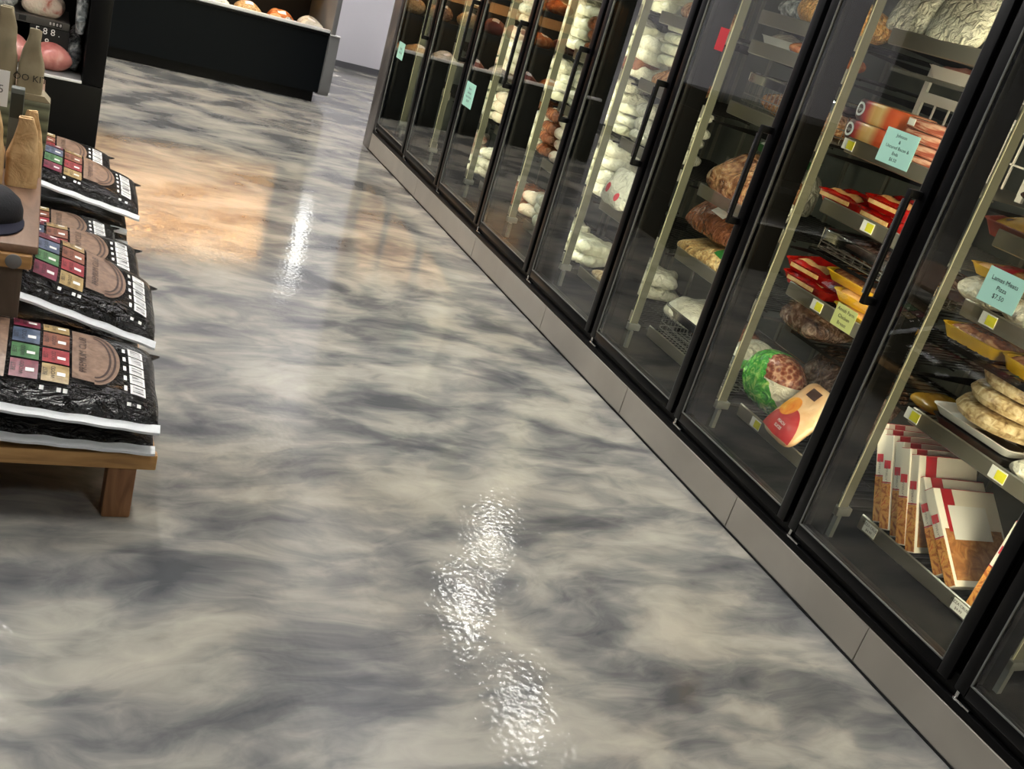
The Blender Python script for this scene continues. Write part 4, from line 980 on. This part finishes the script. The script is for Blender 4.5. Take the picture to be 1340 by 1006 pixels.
# black cap
t = thing('fabric_cap', 'black fabric cap lying at the near edge of the brown table', 'hat', (-0.075, 2.99, 0.6005), (0, 0, 0.2))
b = MB(); b.lathe([(0.085, 0.0), (0.094, 0.012), (0.095, 0.035), (0.086, 0.062), (0.062, 0.082), (0.03, 0.090), (0.003, 0.092)], 30, noise_amp=0.004)
obj('crown', b, 'cap', t)
br_ = MB(); br_.sheet(lambda a, q: (0.088 * math.cos(PI + a * PI) * (1 + 0.1 * q), 0.088 * math.sin(PI + a * PI) * (1 + 0.62 * q) - 0.0, 0.018 - 0.012 * q), 18, 4)
br_.sheet(lambda a, q: (0.088 * math.cos(PI + a * PI) * (1 + 0.1 * q), 0.088 * math.sin(PI + a * PI) * (1 + 0.62 * q) - 0.0, 0.014 - 0.012 * q), 18, 4)
obj('brim', br_.mesh('brim'), 'navy', t)
# paper bags with folded tops
def paper_bag(label, loc, rot, w, d, h, m='kraft', tex=None, group='brown paper bags'):
    t = thing('paper_bag', label, 'bag', loc, rot, group)
    b = MB(); N = 24
    def ring(z):
        f = z / h; s = 1 - max(0, f - 0.35) * 0.95; dd = max(0.10, s); ww = 1 - 0.85 * max(0, f - 0.42)
        pts = []
        for k in range(N):
            a = 2 * PI * k / N; ca, sa = math.cos(a), math.sin(a); e = 0.35
            x = w / 2 * ww * math.copysign(abs(ca) ** e, ca); y = d / 2 * dd * math.copysign(abs(sa) ** e, sa)
            nz = noise.noise(Vector((x * 22, y * 22, z * 14 + w * 90))) * 0.011 * (0.3 + f)
            pts.append((x + nz, y + nz, z))
        return pts
    zs = [h * k / 14 for k in range(15)]
    rings = [[b.b.verts.new(p) for p in ring(z)] for z in zs]
    for A, B in zip(rings, rings[1:]):
        for k in range(N): b.b.faces.new((A[k], A[(k + 1) % N], B[(k + 1) % N], B[k]))
    b.b.faces.new(rings[0][::-1]); b.b.faces.new(rings[-1])
    obj('bag_body', b.mesh('bag_body', True, 50), m, t)
    f = MB(); f.box(-w * 0.20, w * 0.20, -d * 0.06 - 0.004, d * 0.06, h - 0.030, h + 0.004, 0.003)
    obj('folded_top', f, m, t)
    if tex: obj('lettering', text_mesh('lettering', tex[0], tex[1], lambda a, q: (a, -d / 2 - 0.0085, q + tex[2])), 'ink', t)
    return t
paper_bag('brown paper bag, right front one on the brown table', (0.004, 3.35, 0.6005), (0, 0, 0.1), 0.086, 0.07, 0.205)
paper_bag('brown paper bag at the left edge of the picture on the brown table', (-0.088, 3.33, 0.6005), (0, 0, -0.1), 0.086, 0.07, 0.215)
paper_bag('brown paper bag tucked behind the right front one', (0.018, 3.46, 0.6005), (0, 0, 0.5), 0.07, 0.06, 0.20)
# olive striped packs with lettered bag on top
t = thing('striped_pack', 'olive striped pack standing behind the brown paper bags', 'pack', (0.020, 3.80, 0.6005), (0, 0, 0))
obj('carton', MB().box(-0.045, 0.050, -0.05, 0.05, 0, 0.165, 0.008).mesh('carton'), 'camo', t)
obj('fold_flap', MB().prism([(-0.045, 0.165), (0.05, 0.165), (0.03, 0.185), (-0.04, 0.185)], -0.045, 0.045, 'Y').mesh('fold_flap', False), 'khaki', t)
t = thing('striped_pack', 'olive striped pack half hidden behind the white price card', 'pack', (-0.082, 3.79, 0.6005), (0, 0, 0))
obj('carton', MB().box(-0.045, 0.045, -0.05, 0.05, 0, 0.175, 0.008).mesh('carton'), 'camo', t)
paper_bag('khaki paper bag lettered in black on top of the striped pack', (0.002, 3.80, 0.786), (0, 0, 0), 0.078, 0.07, 0.20, 'khaki', (['OO KIT'], 0.030, 0.050), 'khaki paper bags')
paper_bag('tall khaki paper bag standing left of the lettered one', (-0.082, 3.82, 0.776), (0, 0, 0.1), 0.080, 0.07, 0.26, 'khaki', None, 'khaki paper bags')
t = thing('dark_box', 'narrow grey box standing between the price card and the paper bags', 'box', (-0.028, 3.50, 0.6005), (0, 0, 0))
obj('carton', MB().box(-0.018, 0.020, -0.02, 0.02, 0, 0.255, 0.003).mesh('carton'), mat('grey_green_box', (84, 88, 82), 0.5), t)
obj('dark_label', MB().box(-0.016, 0.018, -0.0212, -0.02, 0.165, 0.24).mesh('dark_label', False), mat('dark_olive', (40, 44, 36), 0.5), t)
t = thing('price_card', 'white price card on a stand at the left edge', 'sign', (-0.092, 3.40, 0.6005))
obj('card', MB().box(-0.055, 0.040, -0.001, 0.001, 0.212, 0.318).mesh('card', False), 'paint_white', t)
obj('lettering', text_mesh('lettering', ['$8.5'], 0.034, lambda a, q: (a - 0.002, -0.0018, q + 0.262)), 'txtgrey', t)
obj('stem', MB().box(-0.010, -0.004, -0.003, 0.003, 0.0, 0.215).mesh('stem', False), 'steel', t)
obj('foot', MB().lathe([(0.001, 0), (0.028, 0), (0.028, 0.004), (0.001, 0.006)], 20, (-0.007, 0, 0)).mesh('foot'), 'steel', t)

# ------------------------------------------------------------------ black meat case behind the pellets
mc = thing('meat_case', 'tall black refrigerated case with pink meat behind its opening', 'display case', (0, 0, 0))
b = MB()
b.box(-1.389, 0.257, 6.2, 6.215, 0.94, 1.001)
b.box(-1.5, 0.367, 6.2, 6.95, 0.0, 0.355, 0.006)
b.box(0.258, 0.367, 6.2, 6.95, 0.356, 1.0, 0.006)
b.box(-1.5, -1.39, 6.2, 6.95, 0.356, 1.0, 0.006)
b.box(-1.389, 0.257, 6.85, 6.95, 0.356, 1.0)
b.box(-1.5, 0.367, 6.2, 6.95, 1.001, 1.15, 0.006)
obj('cabinet', b, 'black', mc)
obj('front_lip', MB().box(-1.389, 0.257, 6.192, 6.215, 0.357, 0.371, 0.003).mesh('front_lip'), 'white', mc, label='thin white edge below the meat')
obj('inner_deck', MB().box(-1.388, 0.256, 6.216, 6.849, 0.357, 0.368).mesh('inner_deck', False), 'grey_plastic', mc)
sh = obj('shelf', MB().box(-1.388, 0.17, 6.40, 6.848, 0.612, 0.622).mesh('shelf', False), 'steel', mc)
obj('shelf_rail', MB().box(-1.388, 0.172, 6.378, 6.398, 0.588, 0.628, 0.002).mesh('shelf_rail'), mat('dark_rail', (70, 68, 66), 0.35), sh)
for k in range(5):
    obj('rail_ticket', MB().box(-0.022, 0.014, 6.3755, 6.3775, 0.596, 0.622).mesh('rail_ticket', False), 'ink', sh, (0.12 - k * 0.18, 0, 0))
obj('rail_figures', text_mesh('rail_figures', ['8 8 8 8'], 0.022, lambda a, q: (a + 0.10, 6.3750, q + 0.609)), 'paint_white', sh)
obj('case_lamp', MB().box(-1.36, 0.24, 6.24, 6.27, 0.985, 0.999).mesh('case_lamp', False), 'case_emit', mc)
t = thing('price_board', 'small black price board with white figures above the pink meat', 'sign', (0.075, 6.372, 0.5855))
obj('board', MB().box(-0.10, 0.10, 0.0, 0.006, -0.105, 0.0).mesh('board', False), 'ink', t)
obj('figures', text_mesh('figures', ['5 8 8 .', '8'], 0.050, lambda a, q: (a - 0.01, -0.0012, q - 0.050), 1.1), 'paint_white', t)
simple('meat_pack', 'pink meat block in the right corner of the black case', 'meat pack', 0.20, 0.20, 0.15, 'pinkmeat', (0.092, 6.39, 0.369), (0, 0, 0.3), 0.02, 60.0, 2.2)
simple('meat_pack', 'pink meat block left of the other, behind the khaki bag', 'meat pack', 0.20, 0.22, 0.14, 'pinkmeat', (-0.115, 6.42, 0.369), (0, 0, 0.1), 0.02, 61.0, 2.2)
simple('film_bag', 'crumpled clear film bag standing right of the pink meat', 'bag', 0.09, 0.28, 0.23, 'bluegrey', (0.208, 6.52, 0.369), (0, 0, 0), 0.03, 62.0, 2.5)
simple('meat_pack', 'clear wrapped meat packs on the upper shelf of the black case, right', 'meat pack', 0.22, 0.24, 0.12, 'pinkwhite', (0.03, 6.56, 0.623), (0, 0, 0), 0.03, 63.0)
simple('meat_pack', 'clear wrapped meat pack on the upper shelf of the black case, left', 'meat pack', 0.24, 0.26, 0.14, 'bluegrey', (-0.22, 6.56, 0.623), (0, 0, 0), 0.03, 64.0)
simple('film_bag', 'tall silvery film bag hanging beside the upper shelf end', 'bag', 0.055, 0.16, 0.34, 'bluegrey', (0.222, 6.36, 0.6), (0, 0, 0), 0.015, 65.0, 3.5)

# ------------------------------------------------------------------ open deli case at the far end
dc = thing('deli_case', 'long black open deli case with a white lip along its front', 'display case', (0, 0, 0))
X0, X1 = -0.26, 2.285
b = MB()
b.prism([(9.2, 0.092), (10.25, 0.092), (10.25, 0.52), (9.26, 0.52), (9.2, 0.59)], X0, X1, 'X')
obj('body', b.mesh('body', False), mat('blue_black_panel', (10, 14, 17), 0.5, spec=0.10), dc)
obj('toe_base', MB().box(X0, 2.257, 9.24, 10.2, 0.0, 0.091).mesh('toe_base', False), 'black', dc)
l = MB(); l.box(X0, X1, 9.175, 9.235, 0.592, 0.612, 0.003)
obj('lower_bumper', l, 'black', dc)
obj('front_lip', MB().box(X0, X1, 9.178, 9.218, 0.6125, 0.640, 0.006).mesh('front_lip'), 'white', dc, label='white lip')
obj('inner_deck', MB().box(X0, X1, 9.265, 10.1, 0.525, 0.545).mesh('inner_deck', False), 'trayblack', dc)
ep = MB(); ep.box(2.287, 2.33, 9.16, 10.25, 0.61, 1.62, 0.006)
obj('end_window_frame', ep, 'grey_plastic', dc)
pts = [(9.17, 0.60), (9.155, 0.30), (9.16, 0.14), (9.19, 0.085), (9.26, 0.07), (10.25, 0.07), (10.25, 0.60)]
obj('end_bumper', MB().prism(pts, 2.287, 2.375, 'X').mesh('end_bumper', True, 50), 'grey_plastic', dc, label='grey rounded end bumper')
obj('end_cap_trim', MB().box(2.286, 2.376, 9.150, 9.20, 0.601, 0.610).mesh('end_cap_trim', False), 'white', dc)
obj('dim_back_wall', MB().box(X0, X1, 10.12, 10.25, 0.546, 1.09).mesh('dim_back_wall', False), 'trayblack', dc)  # lower back wall coloured dark to keep its reflection in the doors dim
obj('bright_back_wall', MB().box(X0, X1, 10.12, 10.25, 1.0905, 1.75).mesh('bright_back_wall', False), mat('deli_back_bright', (206, 186, 156), 0.5), dc)  # upper part of the same wall coloured bright to feed the warm floor glow
for z, dp in ((0.90, 9.62), (1.24, 9.70)):
    s_ = obj('shelf', MB().box(X0, X1, dp, 10.119, z, z + 0.015).mesh('shelf', False), 'trayblack', dc)
    obj('shelf_front', MB().box(X0, X1, dp - 0.006, dp, z - 0.035, z + 0.02).mesh('shelf_front', False), 'trayblack', s_)
    obj('shelf_lamp', MB().box(X0 + 0.1, X1 - 0.1, dp + 0.14, dp + 0.17, z - 0.016, z - 0.001).mesh('shelf_lamp', False), 'warm_emit' if z < 1 else 'warm_strong', s_)
cn_ = MB(); cn_.prism([(9.45, 1.54), (9.47, 1.54), (9.47, 1.62), (10.25, 1.60), (10.25, 1.80), (9.45, 1.80)], X0, 2.33, 'X')
cn_o = obj('canopy', cn_.mesh('canopy', False), 'black', dc)
obj('canopy_lamp', MB().box(X0 + 0.1, X1 - 0.1, 9.80, 9.88, 1.596, 1.610).mesh('canopy_lamp', False), 'warm_strong', cn_o)
ep2 = MB(); ep2.box(-0.32, -0.262, 9.20, 10.25, 0.0, 1.80, 0.006)
obj('end_panel', ep2, 'black', dc)
# stock on the deli deck and shelves
rnd = random.Random(3)
foods = [('orange_meat', 'orange roasted meat'), ('pinkmeat', 'pink sliced meat'), ('ringfood', 'cream coloured cheese'), ('whitefilm', 'white wrapped cheese'), ('tanmeat', 'tan cold cut'), ('rosepack', 'dark red meat')]
DPR = {}
levels = [('deck', 0.546, 9.44, 0.13), ('lower shelf', 0.916, 9.82, 0.13), ('upper shelf', 1.256, 9.88, 0.13)]
seq = {}
for lv, z, yy, h in levels:
    x = 2.16; n_ = 0
    while x > -0.05:
        n_ += 1
        k = rnd.choice([0, 0, 1, 2, 3, 4, 5]) if n_ > 3 else [0, 3, 0, 2][n_]
        lab = '%s pack on the deli case %s, number %d from the right end' % (foods[k][1], lv, n_)
        if k not in DPR:
            mb, top = pillow(0.22, 0.24, 0.13, 0.03, 70.0 + k, 14, 12, 2.6)
            t = thing('deli_pack', lab, 'deli pack', (x, yy, z), (0, 0, 0), 'wrapped packs in the deli case')
            obj('wrapper', mb.mesh('wrapper'), foods[k][0], t)
            decal('label', top, (-0.04, 0.03, -0.08, -0.02), 'paint_white', t, 3, 0.002)
            DPR[k] = t
        else: dup(DPR[k], (x, yy + rnd.uniform(-0.03, 0.03), z), (0, 0, rnd.uniform(-0.5, 0.5)), lab)
        x -= rnd.uniform(0.25, 0.31)
simple('deli_pack', 'pale yellow crumpled paper packet just behind the white deli lip', 'deli pack', 0.12, 0.10, 0.10, 'ringfood', (1.83, 9.262 + 0.05, 0.546), (0, 0, 0), 0.02, 80.0)
simple('deli_pack', 'small clear packet right of the pale yellow one behind the deli lip', 'deli pack', 0.09, 0.09, 0.10, 'bluegrey', (1.945, 9.262 + 0.05, 0.546), (0, 0, 0), 0.02, 81.0)

# ------------------------------------------------------------------ light, camera, colour
w = bpy.data.worlds.new('World'); SC.world = w; w.use_nodes = True
w.node_tree.nodes['Background'].inputs[0].default_value = (0.05, 0.05, 0.055, 1)
w.node_tree.nodes['Background'].inputs[1].default_value = 1.0

cam = bpy.data.cameras.new('Camera'); co = bpy.data.objects.new('Camera', cam); COL.objects.link(co)
yaw, pitch, roll, hgt, fpx = 0.50120, 0.37710, 0.30110, 1.6157, 1339.52
fw = Vector((math.sin(yaw) * math.cos(pitch), math.cos(yaw) * math.cos(pitch), -math.sin(pitch)))
r0 = Vector((math.cos(yaw), -math.sin(yaw), 0)); u0 = r0.cross(fw)
rv = math.cos(roll) * r0 + math.sin(roll) * u0; uv = -math.sin(roll) * r0 + math.cos(roll) * u0
mw = Matrix((rv, uv, -fw)).transposed().to_4x4(); mw.translation = Vector((0, 0, hgt))
co.matrix_world = mw
cam.sensor_fit = 'HORIZONTAL'; cam.sensor_width = 36.0; cam.lens = fpx / 1340 * 36.0; cam.clip_start = 0.02; cam.clip_end = 60
SC.camera = co
SC.view_settings.view_transform = 'Standard'; SC.view_settings.look = 'None'
SC.view_settings.exposure = 0.0; SC.view_settings.gamma = 1.0; SC.view_settings.use_curve_mapping = False
SC.cycles.max_bounces = 10; SC.cycles.transparent_max_bounces = 16; SC.cycles.glossy_bounces = 5; SC.cycles.diffuse_bounces = 4
SC.cycles.sample_clamp_indirect = 40.0
SC.cycles.caustics_reflective = True; SC.cycles.caustics_refractive = False
